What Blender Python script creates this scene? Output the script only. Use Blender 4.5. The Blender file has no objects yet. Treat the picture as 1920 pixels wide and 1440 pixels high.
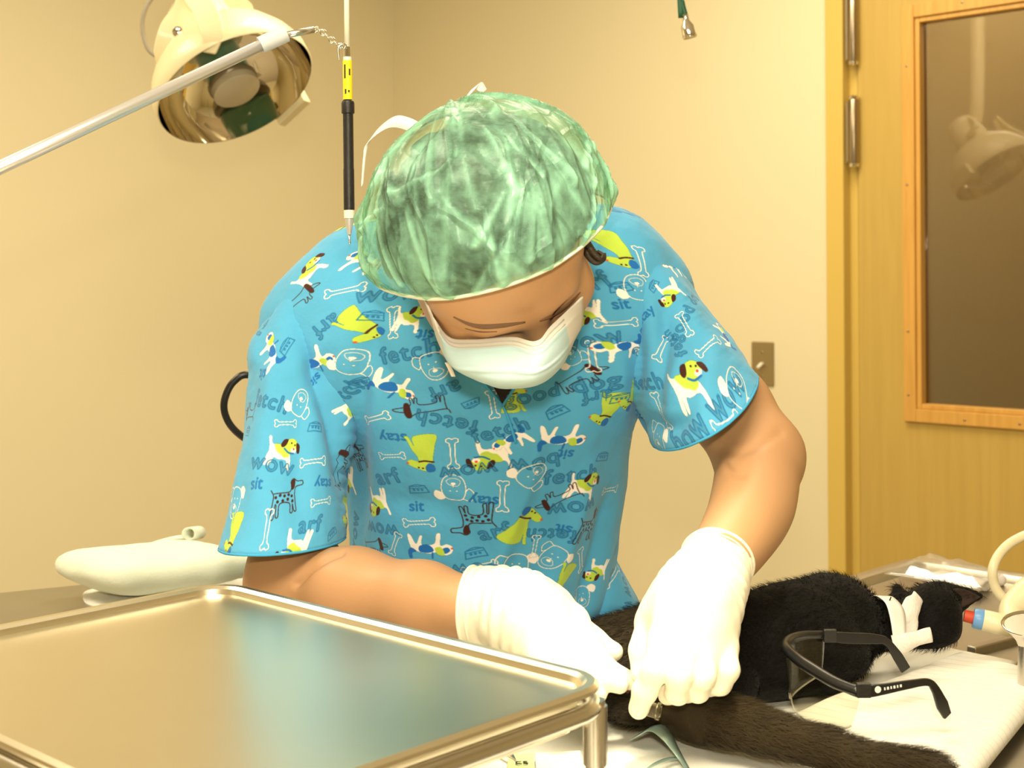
import bpy, bmesh, math, random
import numpy as np
from mathutils import Vector, Matrix
from mathutils.bvhtree import BVHTree

SC = bpy.context.scene
COL = SC.collection
R = math.radians

# ------------------------------------------------------------------ camera
CAM_H = 1.32                       # lens height above the floor
F_PX = 2600.0                      # focal length in pixels of the 1920 x 1440 frame
HORIZON = 520.0                    # image row of the horizon
ROLL = R(0.35)
CAM_R = np.array([math.cos(ROLL), 0.0, -math.sin(ROLL)])
CAM_U = np.array([math.sin(ROLL), 0.0, math.cos(ROLL)])
CAM_F = np.array([0.0, 1.0, 0.0])
CAM_P = np.array([0.0, 0.0, CAM_H])

cam_data = bpy.data.cameras.new('camera')
cam_data.sensor_fit = 'HORIZONTAL'
cam_data.sensor_width = 36.0
cam_data.lens = F_PX / 1920.0 * 36.0
cam_data.shift_y = -(720.0 - HORIZON) / 1920.0
cam_data.clip_start = 0.02
cam_data.dof.use_dof = True
cam_data.dof.focus_distance = 1.36
cam_data.dof.aperture_fstop = 11.0
cam = bpy.data.objects.new('camera', cam_data)
COL.objects.link(cam)
cam.matrix_world = Matrix(((CAM_R[0], CAM_U[0], -CAM_F[0], CAM_P[0]),
                           (CAM_R[1], CAM_U[1], -CAM_F[1], CAM_P[1]),
                           (CAM_R[2], CAM_U[2], -CAM_F[2], CAM_P[2]),
                           (0, 0, 0, 1)))
SC.camera = cam

# ------------------------------------------------------------------ world, lights, exposure
SC.view_settings.view_transform = 'Standard'
SC.view_settings.look = 'None'
SC.view_settings.exposure = 0.07
SC.view_settings.gamma = 1.0
SC.view_settings.use_curve_mapping = False
world = bpy.data.worlds.new('world')
SC.world = world
world.use_nodes = True
world.node_tree.nodes['Background'].inputs[0].default_value = (1.0, 0.85, 0.62, 1)
world.node_tree.nodes['Background'].inputs[1].default_value = 0.05

LIGHT_TINT = (1.0, 0.88, 0.65)

def area_light(name, loc, target, sx, sy, power, col=LIGHT_TINT):
    l = bpy.data.lights.new(name, 'AREA')
    l.shape = 'RECTANGLE'
    l.size, l.size_y, l.energy, l.color = sx, sy, power, col
    o = bpy.data.objects.new(name, l)
    COL.objects.link(o)
    o.location = loc
    o.rotation_euler = (Vector(target) - Vector(loc)).to_track_quat('-Z', 'Y').to_euler()
    return o

# the ceiling's fluorescent fittings, the camera's own flash and the surgical spot above the table
area_light('ceiling_tubes', (-0.25, 0.15, 2.54), (-0.25, 0.5, 0.0), 1.2, 0.6, 48)
area_light('ceiling_tubes', (0.2, 2.6, 2.54), (0.2, 2.6, 0.0), 1.2, 0.6, 30)
area_light('ceiling_tubes', (-1.6, 1.9, 2.54), (-1.6, 1.9, 0.0), 0.6, 1.2, 30)
area_light('passage_fill', (1.14, 4.0, 2.5), (1.14, 4.0, 0.0), 0.6, 0.6, 17)  # unseen light added to brighten the passage behind the pane
area_light('camera_flash', (0.0, -0.03, 1.47), (0.0, 1.4, 1.30), 0.08, 0.05, 11, (1.0, 0.90, 0.68))
sp = bpy.data.lights.new('surgical_spot', 'SPOT')
sp.energy, sp.color, sp.spot_size, sp.spot_blend, sp.shadow_soft_size = 125, (1.0, 0.90, 0.62), R(17.5), 0.6, 0.12
spo = bpy.data.objects.new('surgical_spot', sp)
COL.objects.link(spo)
spo.location = (0.22, 0.84, 2.38)
spo.rotation_euler = (Vector((0.095, 1.17, 0.95)) - Vector(spo.location)).to_track_quat('-Z', 'Y').to_euler()

# ------------------------------------------------------------------ helpers: places in the room
def ray(px, py):
    return CAM_F + (px - 960.0) / F_PX * CAM_R + (HORIZON - py) / F_PX * CAM_U

def at(px, py, depth):
    """a point of the room seen in that direction, `depth` metres out"""
    return CAM_P + ray(px, py) * depth

def on(px, py, z):
    """where the line of sight meets the level plane at height z"""
    d = ray(px, py)
    return CAM_P + d * ((z - CAM_P[2]) / d[2])

def meet(px, py, n, c):
    d = ray(px, py)
    n = np.array(n)
    return CAM_P + d * ((c - n @ CAM_P) / (n @ d))

def nrm(v):
    v = np.array(v, float)
    return v / (np.linalg.norm(v) + 1e-12)

def srgb(r, g, b):
    f = lambda c: c / 12.92 if c <= 0.04045 else ((c + 0.055) / 1.055) ** 2.4
    return (f(r / 255), f(g / 255), f(b / 255))

# ------------------------------------------------------------------ helpers: objects
def tag(o, label=None, cat=None, group=None, kind=None):
    if label: o['label'] = label
    if cat: o['category'] = cat
    if group: o['group'] = group
    if kind: o['kind'] = kind
    return o

def empty(name, loc, label, cat, group=None):
    o = bpy.data.objects.new(name, None)
    o.empty_display_size = 0.03
    COL.objects.link(o)
    o.location = [float(c) for c in loc]
    return tag(o, label, cat, group)

def world_of(o):
    m = Matrix.Translation(o.location)
    return m if o.parent is None else o.parent.matrix_world_cached @ m

def adopt(o, parent):
    """child keeps its world-space vertices"""
    if parent is None:
        return o
    o.parent = parent
    # every object here is only translated, never turned, before parenting
    t = Vector((0, 0, 0))
    p = parent
    while p is not None:
        t += p.location
        if p.parent is not None:
            t += p.matrix_parent_inverse.translation
        p = p.parent
    o.matrix_parent_inverse = Matrix.Translation(-t)
    return o

def obj(name, geo, mat, parent=None, smooth=True, bevel=0, solid=0, sub=0, auto=None):
    """geo = (verts, faces) in room coordinates, linked as ONE mesh object"""
    v, f = geo
    me = bpy.data.meshes.new(name)
    if isinstance(f, np.ndarray):
        v = np.asarray(v, np.float32)
        n = f.shape[1]
        me.vertices.add(len(v)); me.vertices.foreach_set('co', v.ravel())
        me.loops.add(f.size); me.loops.foreach_set('vertex_index', f.ravel().astype(np.int32))
        me.polygons.add(len(f))
        me.polygons.foreach_set('loop_start', np.arange(0, f.size, n, dtype=np.int32))
        me.polygons.foreach_set('loop_total', np.full(len(f), n, np.int32))
        me.update(calc_edges=True)
    else:
        me.from_pydata([tuple(float(c) for c in p) for p in v], [], [tuple(int(i) for i in q) for q in f])
    me.validate()
    if mat is not None:
        me.materials.append(mat)
    o = bpy.data.objects.new(name, me)
    COL.objects.link(o)
    if smooth:
        me.polygons.foreach_set('use_smooth', [True] * len(me.polygons))
        if auto is not None:
            me.set_sharp_from_angle(angle=R(auto))
    if solid:
        m = o.modifiers.new('thickness', 'SOLIDIFY'); m.thickness = solid; m.offset = 0
    if bevel:
        m = o.modifiers.new('bevel', 'BEVEL'); m.width = bevel; m.segments = 3; m.limit_method = 'ANGLE'; m.angle_limit = R(40)
        m.harden_normals = False
    if sub:
        m = o.modifiers.new('sub', 'SUBSURF'); m.levels = sub; m.render_levels = sub
    return adopt(o, parent)

def join(*geos):
    V, Fc, k = [], [], 0
    for v, f in geos:
        V += [tuple(p) for p in v]
        Fc += [tuple(int(i) + k for i in q) for q in f]
        k += len(v)
    return V, Fc

def box(c, size, ax=None):
    """box with centre c, full sizes, axes ax (rows)"""
    ax = np.eye(3) if ax is None else np.array(ax, float)
    c = np.array(c, float); h = np.array(size, float) / 2
    V = [c + sx * h[0] * ax[0] + sy * h[1] * ax[1] + sz * h[2] * ax[2] for sx in (-1, 1) for sy in (-1, 1) for sz in (-1, 1)]
    Fc = [(0, 1, 3, 2), (4, 6, 7, 5), (0, 4, 5, 1), (2, 3, 7, 6), (0, 2, 6, 4), (1, 5, 7, 3)]
    if np.linalg.det(ax) < 0:
        Fc = [q[::-1] for q in Fc]
    return V, Fc

def catmull(P, n=8, closed=False):
    P = np.array(P, float)
    if len(P) < 3 and not closed:
        t = np.linspace(0, 1, n + 1)[:, None]
        return P[0] * (1 - t) + P[-1] * t
    out = []
    m = len(P)
    for i in range(m if closed else m - 1):
        if closed:
            a, b, c, d = P[(i - 1) % m], P[i], P[(i + 1) % m], P[(i + 2) % m]
        else:
            b, c = P[i], P[i + 1]
            a = P[i - 1] if i > 0 else 2 * b - c
            d = P[i + 2] if i + 2 < m else 2 * c - b
        for k in range(n):
            t = k / n
            out.append(0.5 * (2 * b + (c - a) * t + (2 * a - 5 * b + 4 * c - d) * t * t + (3 * b - a - 3 * c + d) * t ** 3))
    if not closed:
        out.append(P[-1])
    return np.array(out)

def frames(P, up=None):
    P = np.array(P, float)
    T = np.gradient(P, axis=0)
    T /= np.linalg.norm(T, axis=1)[:, None] + 1e-12
    u = np.array(up if up is not None else (0, 0, 1.0), float)
    if abs(u @ T[0]) > 0.95:
        u = np.array((1.0, 0, 0)) if up is None else u
    N = []
    n = nrm(u - (u @ T[0]) * T[0])
    for i in range(len(P)):
        n = nrm(n - (n @ T[i]) * T[i])
        N.append(n)
    N = np.array(N)
    return T, N, np.cross(T, N)

def tube(P, r, seg=12, cap=True, flat=1.0, up=None, closed=False):
    """swept tube; r a number or one per point; flat squashes the section along the frame's normal"""
    P = np.array(P, float)
    r = np.full(len(P), r, float) if np.isscalar(r) else np.interp(np.linspace(0, 1, len(P)), np.linspace(0, 1, len(r)), r)
    if closed:
        Pe = np.vstack([P[-1], P, P[0]])
        T, N, B = [x[1:-1] for x in frames(Pe, up)]
    else:
        T, N, B = frames(P, up)
    a = np.linspace(0, 2 * np.pi, seg, endpoint=False)
    V = (P[:, None, :] + r[:, None, None] * (np.cos(a)[None, :, None] * N[:, None, :] * flat + np.sin(a)[None, :, None] * B[:, None, :])).reshape(-1, 3)
    n = len(P)
    Fc = []
    for i in range(n if closed else n - 1):
        for j in range(seg):
            i2 = (i + 1) % n
            Fc.append((i * seg + j, i * seg + (j + 1) % seg, i2 * seg + (j + 1) % seg, i2 * seg + j))
    if cap and not closed:
        Fc.append(tuple(range(seg))[::-1])
        Fc.append(tuple((n - 1) * seg + j for j in range(seg)))
    return list(V), Fc

def lathe(c, axis, prof, seg=32, ref=None):
    """surface of revolution: prof = [(radius, height along axis)]"""
    a = nrm(axis)
    u = np.array(ref if ref is not None else ((0, 0, 1.0) if abs(a[2]) < 0.9 else (1.0, 0, 0)), float)
    u = nrm(u - (u @ a) * a); w = np.cross(a, u)
    V, Fc = [], []
    for rr, hh in prof:
        for j in range(seg):
            t = 2 * math.pi * j / seg
            V.append(np.array(c) + a * hh + rr * (math.cos(t) * u + math.sin(t) * w))
    for i in range(len(prof) - 1):
        for j in range(seg):
            Fc.append((i * seg + j, i * seg + (j + 1) % seg, (i + 1) * seg + (j + 1) % seg, (i + 1) * seg + j))
    if prof[0][0] > 1e-6: Fc.append(tuple(range(seg))[::-1])
    if prof[-1][0] > 1e-6: Fc.append(tuple((len(prof) - 1) * seg + j for j in range(seg)))
    return V, Fc

def open_lathe(*a, **k):
    V, Fc = lathe(*a, **k)
    return V, [q for q in Fc if len(q) == 4]

def grid_faces(nu, nv):
    return [(i * nv + j, i * nv + j + 1, (i + 1) * nv + j + 1, (i + 1) * nv + j) for i in range(nu - 1) for j in range(nv - 1)]

def patch(ctrl, nu, nv):
    """smooth sheet through a lattice of control points"""
    ctrl = np.array(ctrl, float)
    rows = [catmull(r, max(1, nv // (ctrl.shape[1] - 1))) for r in ctrl]
    rows = np.array(rows)
    cols = [catmull(rows[:, j], max(1, nu // (ctrl.shape[0] - 1))) for j in range(rows.shape[1])]
    G = np.array(cols).transpose(1, 0, 2)
    return G

def sheet(G):
    return list(G.reshape(-1, 3)), grid_faces(G.shape[0], G.shape[1])

# value noise for folds and crumples
_rng = np.random.default_rng(7)
_NT = _rng.random((64, 64, 64)).astype(np.float32)
def noise(p):
    p = np.asarray(p, float)
    i = np.floor(p).astype(int); f = p - i
    f = f * f * (3 - 2 * f)
    g = lambda a, b, c: _NT[(i[..., 0] + a) & 63, (i[..., 1] + b) & 63, (i[..., 2] + c) & 63]
    x, y, z = f[..., 0], f[..., 1], f[..., 2]
    return (((g(0,0,0)*(1-x)+g(1,0,0)*x)*(1-y) + (g(0,1,0)*(1-x)+g(1,1,0)*x)*y)*(1-z)
            + ((g(0,0,1)*(1-x)+g(1,0,1)*x)*(1-y) + (g(0,1,1)*(1-x)+g(1,1,1)*x)*y)*z) * 2 - 1

# ------------------------------------------------------------------ helpers: bodies as smooth distance fields
class Field:
    def __init__(s, lo, hi, h):
        s.h = h
        s.lo = np.array(lo, float) - 3 * h
        s.n = np.ceil((np.array(hi, float) + 3 * h - s.lo) / h).astype(int) + 1
        s.d = np.full(s.n, 9.0, np.float32)
    def block(s, lo, hi):
        i0 = np.clip(np.floor((np.array(lo) - s.lo) / s.h).astype(int), 0, s.n)
        i1 = np.clip(np.ceil((np.array(hi) - s.lo) / s.h).astype(int) + 1, 0, s.n)
        if (i1 <= i0).any(): return None
        sl = tuple(slice(a, b) for a, b in zip(i0, i1))
        ax = [(s.lo[k] + s.h * np.arange(i0[k], i1[k])).astype(np.float32) for k in range(3)]
        return sl, np.stack(np.meshgrid(*ax, indexing='ij'), -1)
    @staticmethod
    def smin(a, b, k):
        if k <= 0: return np.minimum(a, b)
        h = np.maximum(k - np.abs(a - b), 0) / k
        return np.minimum(a, b) - h * h * k * 0.25
    def put(s, lo, hi, fn, k, mode='add'):
        m = k + 3 * s.h
        bl = s.block(np.array(lo) - m, np.array(hi) + m)
        if bl is None: return
        sl, p = bl
        d = fn(p).astype(np.float32)
        if mode == 'add': s.d[sl] = s.smin(s.d[sl], d, k)
        else: s.d[sl] = -s.smin(-s.d[sl], d, k)
    def cone(s, a, b, ra, rb, k=0.01, mode='add', flat=None):
        a, b = np.array(a, np.float32), np.array(b, np.float32)
        def fn(p):
            ab = b - a
            t = np.clip(((p - a) @ ab) / (ab @ ab + 1e-9), 0, 1)
            q = p - a - t[..., None] * ab
            if flat is not None:      # squash along an axis: (axis, factor)
                ax = np.array(nrm(flat[0]), np.float32)
                c = q @ ax
                q = q + (c * (1.0 / flat[1] - 1))[..., None] * ax
            return np.linalg.norm(q, axis=-1) - (ra + (rb - ra) * t)
        r = max(ra, rb)
        s.put(np.minimum(a, b) - r, np.maximum(a, b) + r, fn, k, mode)
    def chain(s, P, rr, k=0.006, kk=None):
        for i in range(len(P) - 1):
            s.cone(P[i], P[i + 1], rr[i], rr[i + 1], k if (i == 0 or kk is None) else kk)
    def ell(s, c, rad, ax=None, k=0.01, mode='add'):
        c = np.array(c, np.float32); rad = np.array(rad, np.float32)
        ax = np.eye(3, dtype=np.float32) if ax is None else np.array(ax, np.float32)
        def fn(p):
            q = (p - c) @ ax.T
            k0 = np.linalg.norm(q / rad, axis=-1)
            k1 = np.linalg.norm(q / (rad * rad), axis=-1)
            return k0 * (k0 - 1) / np.maximum(k1, 1e-6)
        e = np.sqrt(((ax * rad[:, None]) ** 2).sum(0))
        s.put(c - e, c + e, fn, k, mode)
    def cut(s, c, n):
        """drop everything on the side n points to"""
        n = nrm(n)
        ax = [s.lo[k] + s.h * np.arange(s.n[k]) for k in range(3)]
        pl = ((ax[0] - c[0]) * n[0])[:, None, None] + ((ax[1] - c[1]) * n[1])[None, :, None] + ((ax[2] - c[2]) * n[2])[None, None, :]
        s.d = np.maximum(s.d, pl.astype(np.float32))
    def mesh(s):
        d = s.d; S = d < 0
        nx, ny, nz = d.shape
        cnt = np.zeros((nx - 1, ny - 1, nz - 1), np.int8)
        cs = [(a, b, c) for a in (0, 1) for b in (0, 1) for c in (0, 1)]
        for a, b, c in cs:
            cnt += S[a:nx - 1 + a, b:ny - 1 + b, c:nz - 1 + c]
        I = np.argwhere((cnt > 0) & (cnt < 8))
        idx = np.full(cnt.shape, -1, np.int32)
        idx[I[:, 0], I[:, 1], I[:, 2]] = np.arange(len(I))
        acc = np.zeros((len(I), 3)); w = np.zeros(len(I))
        for p in cs:
            for ax in range(3):
                if p[ax]: continue
                q = list(p); q[ax] = 1
                va = d[I[:, 0] + p[0], I[:, 1] + p[1], I[:, 2] + p[2]]
                vb = d[I[:, 0] + q[0], I[:, 1] + q[1], I[:, 2] + q[2]]
                m = (va < 0) != (vb < 0)
                t = np.where(m, va / np.where(np.abs(va - vb) < 1e-9, 1, va - vb), 0)
                pos = np.array(p, float)[None] + t[:, None] * (np.array(q, float) - np.array(p, float))[None]
                acc[m] += pos[m]; w[m] += 1
        V = (I + acc / w[:, None]) * s.h + s.lo
        Fs = []
        for ax in range(3):
            b, c = [(1, 2), (2, 0), (0, 1)][ax]
            lo = [slice(None)] * 3; hi = [slice(None)] * 3
            lo[ax] = slice(0, d.shape[ax] - 1); hi[ax] = slice(1, d.shape[ax])
            A, B = S[tuple(lo)], S[tuple(hi)]
            E = np.argwhere(A != B)
            E = E[(E[:, b] > 0) & (E[:, c] > 0) & (E[:, b] < d.shape[b] - 1) & (E[:, c] < d.shape[c] - 1)]
            if not len(E): continue
            fl = A[E[:, 0], E[:, 1], E[:, 2]]
            def cell(db, dc):
                X = E.copy(); X[:, b] += db; X[:, c] += dc
                return idx[X[:, 0], X[:, 1], X[:, 2]]
            q = np.stack([cell(-1, -1), cell(0, -1), cell(0, 0), cell(-1, 0)], 1)
            q[~fl] = q[~fl][:, ::-1]
            Fs.append(q)
        Fq = np.concatenate(Fs)
        Fq = Fq[(Fq >= 0).all(1)]
        return V, Fq

def relax(V, Fq, it=2, lam=0.5):
    e = np.concatenate([Fq[:, [0, 1]], Fq[:, [1, 2]], Fq[:, [2, 3]], Fq[:, [3, 0]]])
    e = np.concatenate([e, e[:, ::-1]])
    n = np.bincount(e[:, 0], minlength=len(V)).astype(float)
    for _ in range(it):
        s = np.stack([np.bincount(e[:, 0], weights=V[e[:, 1], k], minlength=len(V)) for k in range(3)], 1)
        V = V + lam * (s / np.maximum(n, 1)[:, None] - V)
    return V

def normals(V, Fq):
    fn = np.cross(V[Fq[:, 2]] - V[Fq[:, 0]], V[Fq[:, 3]] - V[Fq[:, 1]])
    N = np.zeros_like(V)
    for k in range(4):
        for c in range(3):
            N[:, c] += np.bincount(Fq[:, k], weights=fn[:, c], minlength=len(V))
    return N / (np.linalg.norm(N, axis=1)[:, None] + 1e-12)

# ------------------------------------------------------------------ materials
def mat(name, col, rough=0.5, metal=0.0, var=0.0, vscale=8.0, bump=0.0, bscale=60.0, stretch=(1, 1, 1), spec=0.5,
        sheen=0.0, sss=0.0, alpha=1.0, trans=0.0, ior=1.45, coat=0.0):
    m = bpy.data.materials.new(name)
    m.use_nodes = True
    nt = m.node_tree
    b = nt.nodes['Principled BSDF']
    b.inputs['Base Color'].default_value = (*col, 1)
    b.inputs['Roughness'].default_value = rough
    b.inputs['Metallic'].default_value = metal
    b.inputs['Specular IOR Level'].default_value = spec
    b.inputs['IOR'].default_value = ior
    b.inputs['Alpha'].default_value = alpha
    b.inputs['Transmission Weight'].default_value = trans
    b.inputs['Coat Weight'].default_value = coat
    if sheen:
        b.inputs['Sheen Weight'].default_value = sheen
    if sss:
        b.inputs['Subsurface Weight'].default_value = sss
        b.inputs['Subsurface Radius'].default_value = (0.012, 0.005, 0.002)
        b.inputs['Subsurface Scale'].default_value = 0.5
    tc = nt.nodes.new('ShaderNodeTexCoord')
    mp = nt.nodes.new('ShaderNodeMapping')
    mp.inputs['Scale'].default_value = stretch
    nt.links.new(tc.outputs['Object'], mp.inputs['Vector'])
    nz = nt.nodes.new('ShaderNodeTexNoise')
    nz.inputs['Scale'].default_value = vscale
    nz.inputs['Detail'].default_value = 4
    nt.links.new(mp.outputs[0], nz.inputs['Vector'])
    mx = nt.nodes.new('ShaderNodeMix'); mx.data_type = 'RGBA'
    mx.inputs['A'].default_value = (*[c * (1 - var) for c in col], 1)
    mx.inputs['B'].default_value = (*[min(1, c * (1 + var)) for c in col], 1)
    nt.links.new(nz.outputs['Fac'], mx.inputs['Factor'])
    nt.links.new(mx.outputs['Result'], b.inputs['Base Color'])
    if bump:
        n2 = nt.nodes.new('ShaderNodeTexNoise')
        n2.inputs['Scale'].default_value = bscale
        n2.inputs['Detail'].default_value = 5
        nt.links.new(mp.outputs[0], n2.inputs['Vector'])
        bp = nt.nodes.new('ShaderNodeBump')
        bp.inputs['Strength'].default_value = bump
        bp.inputs['Distance'].default_value = 0.002
        nt.links.new(n2.outputs['Fac'], bp.inputs['Height'])
        nt.links.new(bp.outputs[0], b.inputs['Normal'])
    return m

def wood(name, c1, c2, scale=6.0, stretch=(9, 9, 0.6), rough=0.38):
    m = mat(name, c1, rough, var=0.05, vscale=3)
    nt = m.node_tree; b = nt.nodes['Principled BSDF']
    tc = nt.nodes.new('ShaderNodeTexCoord'); mp = nt.nodes.new('ShaderNodeMapping')
    mp.inputs['Scale'].default_value = stretch
    nt.links.new(tc.outputs['Object'], mp.inputs['Vector'])
    nz = nt.nodes.new('ShaderNodeTexNoise'); nz.inputs['Scale'].default_value = scale
    nz.inputs['Detail'].default_value = 8; nz.inputs['Distortion'].default_value = 0.6
    nt.links.new(mp.outputs[0], nz.inputs['Vector'])
    cr = nt.nodes.new('ShaderNodeValToRGB')
    cr.color_ramp.elements[0].position = 0.3; cr.color_ramp.elements[1].position = 0.75
    cr.color_ramp.elements[0].color = (*c2, 1); cr.color_ramp.elements[1].color = (*c1, 1)
    nt.links.new(nz.outputs['Fac'], cr.inputs['Fac'])
    nt.links.new(cr.outputs['Color'], b.inputs['Base Color'])
    return m

M = {}
M['wall'] = mat('wall_paint', (0.75, 0.668, 0.445), 0.65, var=0.015, vscale=1.5, bump=0.06, bscale=220, spec=0.3)
M['ceiling'] = mat('ceiling_tile', (0.82, 0.78, 0.68), 0.9, var=0.02, bump=0.2, bscale=90)
M['floor'] = mat('floor_vinyl', (0.42, 0.36, 0.27), 0.45, var=0.12, vscale=30)
M['frame'] = mat('mustard_frame_paint', (0.64, 0.45, 0.105), 0.4, var=0.02, bump=0.03, bscale=200)
M['maple'] = wood('maple_veneer', (0.53, 0.36, 0.090), (0.48, 0.32, 0.074))
M['trimwood'] = wood('varnished_trim_wood', (0.68, 0.38, 0.09), (0.56, 0.29, 0.06), scale=9)
M['steel'] = mat('satin_steel', (0.68, 0.64, 0.57), 0.27, 1.0, var=0.05, vscale=20, bump=0.02, bscale=400)
M['tray'] = mat('brushed_tray_steel', (0.84, 0.77, 0.60), 0.30, 1.0, var=0.03, vscale=14, bump=0.02, bscale=260, stretch=(1, 1, 1))
M['tablesteel'] = mat('scuffed_table_steel', (0.44, 0.40, 0.325), 0.36, 1.0, var=0.10, vscale=18, bump=0.05, bscale=160)
M['chrome'] = mat('chrome', (0.78, 0.74, 0.66), 0.08, 1.0)
M['mirror'] = mat('polished_reflector', (0.80, 0.74, 0.60), 0.03, 1.0)
M['aluminium'] = mat('drawn_aluminium', (0.74, 0.73, 0.74), 0.28, 0.65, var=0.03)
M['cream'] = mat('cream_enamel', (0.80, 0.70, 0.44), 0.35, var=0.02, coat=0.2)
M['whiteplastic'] = mat('white_plastic', (0.80, 0.76, 0.66), 0.4, var=0.02)
M['black'] = mat('black_plastic', (0.012, 0.011, 0.010), 0.32, var=0.1)
M['blackgrip'] = mat('black_grip', (0.016, 0.014, 0.012), 0.42, var=0.1, bump=0.2, bscale=300)
M['yellow'] = mat('yellow_label', (0.90, 0.68, 0.02), 0.4, var=0.02)
M['grey'] = mat('grey_cable', (0.33, 0.29, 0.22), 0.5, var=0.05)
M['ivory'] = mat('ivory_cable', (0.82, 0.76, 0.62), 0.45, var=0.03)
M['greenhose'] = mat('green_hose', (0.03, 0.13, 0.07), 0.4, var=0.1)
M['tape'] = mat('white_tape', (0.60, 0.60, 0.62), 0.6, var=0.06, bump=0.2)
M['bronze'] = mat('bronze_hinge', (0.40, 0.32, 0.22), 0.30, 1.0, var=0.08, vscale=30)
M['switchplate'] = mat('bronze_switch_plate', (0.33, 0.25, 0.12), 0.4, 0.6, var=0.04, bump=0.04, bscale=300)
M['greenglass'] = mat('green_glass', (0.10, 0.26, 0.17), 0.12, var=0.1, coat=0.5)
M['lampcap'] = mat('lamp_cap', (0.52, 0.46, 0.33), 0.35, 0.3, var=0.04)
M['darkring'] = mat('dark_ring', (0.20, 0.17, 0.115), 0.3, 0.5)
# ================================================================== the room
E1 = nrm((2600, -2660 * 0.977 * 1.0, 0)) if False else nrm((0.715, -0.699, 0))   # along the door wall, towards the camera
N1 = np.array([-E1[1] * -1, -E1[0], 0.0]); N1 = nrm((E1[1], -E1[0], 0))          # door wall's face, into the room
E2 = -nrm((0.699, 0.715, 0))                                                     # along the left wall, towards the camera
N2 = nrm((0.715, -0.699, 0))                                                     # left wall's face, into the room
K0 = np.array([-0.387, 4.58, 0.0])                                               # the room's far corner
C1, C2 = float(N1 @ K0), float(N2 @ K0)
ROOM, HGT = 5.5, 2.6
UP = np.array([0, 0, 1.0])

def wall_s(px, py=500, off=0.0):
    """distance along the door wall of what is seen at that image column"""
    return float((meet(px, py, N1, C1 + off) - K0) @ E1)
def wall_z(px, py, off=0.0):
    return float(meet(px, py, N1, C1 + off)[2])
def wbox(s0, s1, z0, z1, o0, o1):
    """box on the door wall: along, up, out from the face"""
    c = K0 + E1 * (s0 + s1) / 2 + UP * (z0 + z1) / 2 + N1 * (o0 + o1) / 2
    return box(c, (s1 - s0, z1 - z0, o1 - o0), (E1, UP, N1))

S_FR = wall_s(1549, 500, 0.02)          # outer edge of the steel door frame
S_DR = wall_s(1611, 600)                # hinge edge of the door
D_W, D_H = 0.915, 2.10
S_DE = S_DR + D_W
WT = 0.11
struct = lambda o: tag(o, kind='structure')
struct(obj('wall_right', join(wbox(-0.11, S_FR + 0.02, 0, HGT, -WT, 0), wbox(S_DE + 0.05, ROOM, 0, HGT, -WT, 0),
                              wbox(S_FR + 0.02, S_DE + 0.05, D_H + 0.05, HGT, -WT, 0)), M['wall'], smooth=False))
def room_wall(name, a, b, n):
    a, b = np.array(a), np.array(b)
    e = nrm(b - a)
    c = (a + b) / 2 + UP * HGT / 2 - n * WT / 2
    return struct(obj(name, box(c, (np.linalg.norm(b - a), HGT, WT), (e, UP, n)), M['wall'], smooth=False))
KL = K0 + E2 * ROOM; KR = K0 + E1 * ROOM; KN = KL + E1 * ROOM
room_wall('wall_left', K0, KL, N2)
room_wall('wall_near', KL, KN, -N1)
room_wall('wall_side', KR, KN, -N2)
mid = (KL + KR) / 2
struct(obj('floor', box(mid - UP * 0.05, (ROOM + 3.2, ROOM + 3.2, 0.1), (E1, E2, UP)), M['floor'], smooth=False))
struct(obj('ceiling', box(mid + UP * (HGT + 0.05), (ROOM + 3.2, ROOM + 3.2, 0.1), (E1, E2, UP)), M['ceiling'], smooth=False))
# the passage seen (dimly) through the door's pane
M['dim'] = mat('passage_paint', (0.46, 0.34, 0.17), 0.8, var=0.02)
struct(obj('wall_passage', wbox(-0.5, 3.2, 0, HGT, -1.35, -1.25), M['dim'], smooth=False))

# steel door frame
FJ = S_DR - 0.008
head = D_H + 0.004
jamb = lambda s0, s1: join(wbox(s0, s1, 0, D_H + 0.055, -WT - 0.015, 0.018))
fr = struct(obj('trim_1', join(wbox(S_FR, FJ - 0.022, 0, D_H + 0.06, -WT - 0.015, 0.02),
                               wbox(FJ - 0.024, FJ, 0, D_H + 0.01, -WT - 0.015, -0.012),
                               wbox(S_DE + 0.006, S_DE + 0.06, 0, D_H + 0.06, -WT - 0.015, 0.02),
                               wbox(S_FR, S_DE + 0.06, head, D_H + 0.06, -WT - 0.015, 0.02)), M['frame'], smooth=False, bevel=0.003))
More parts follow.
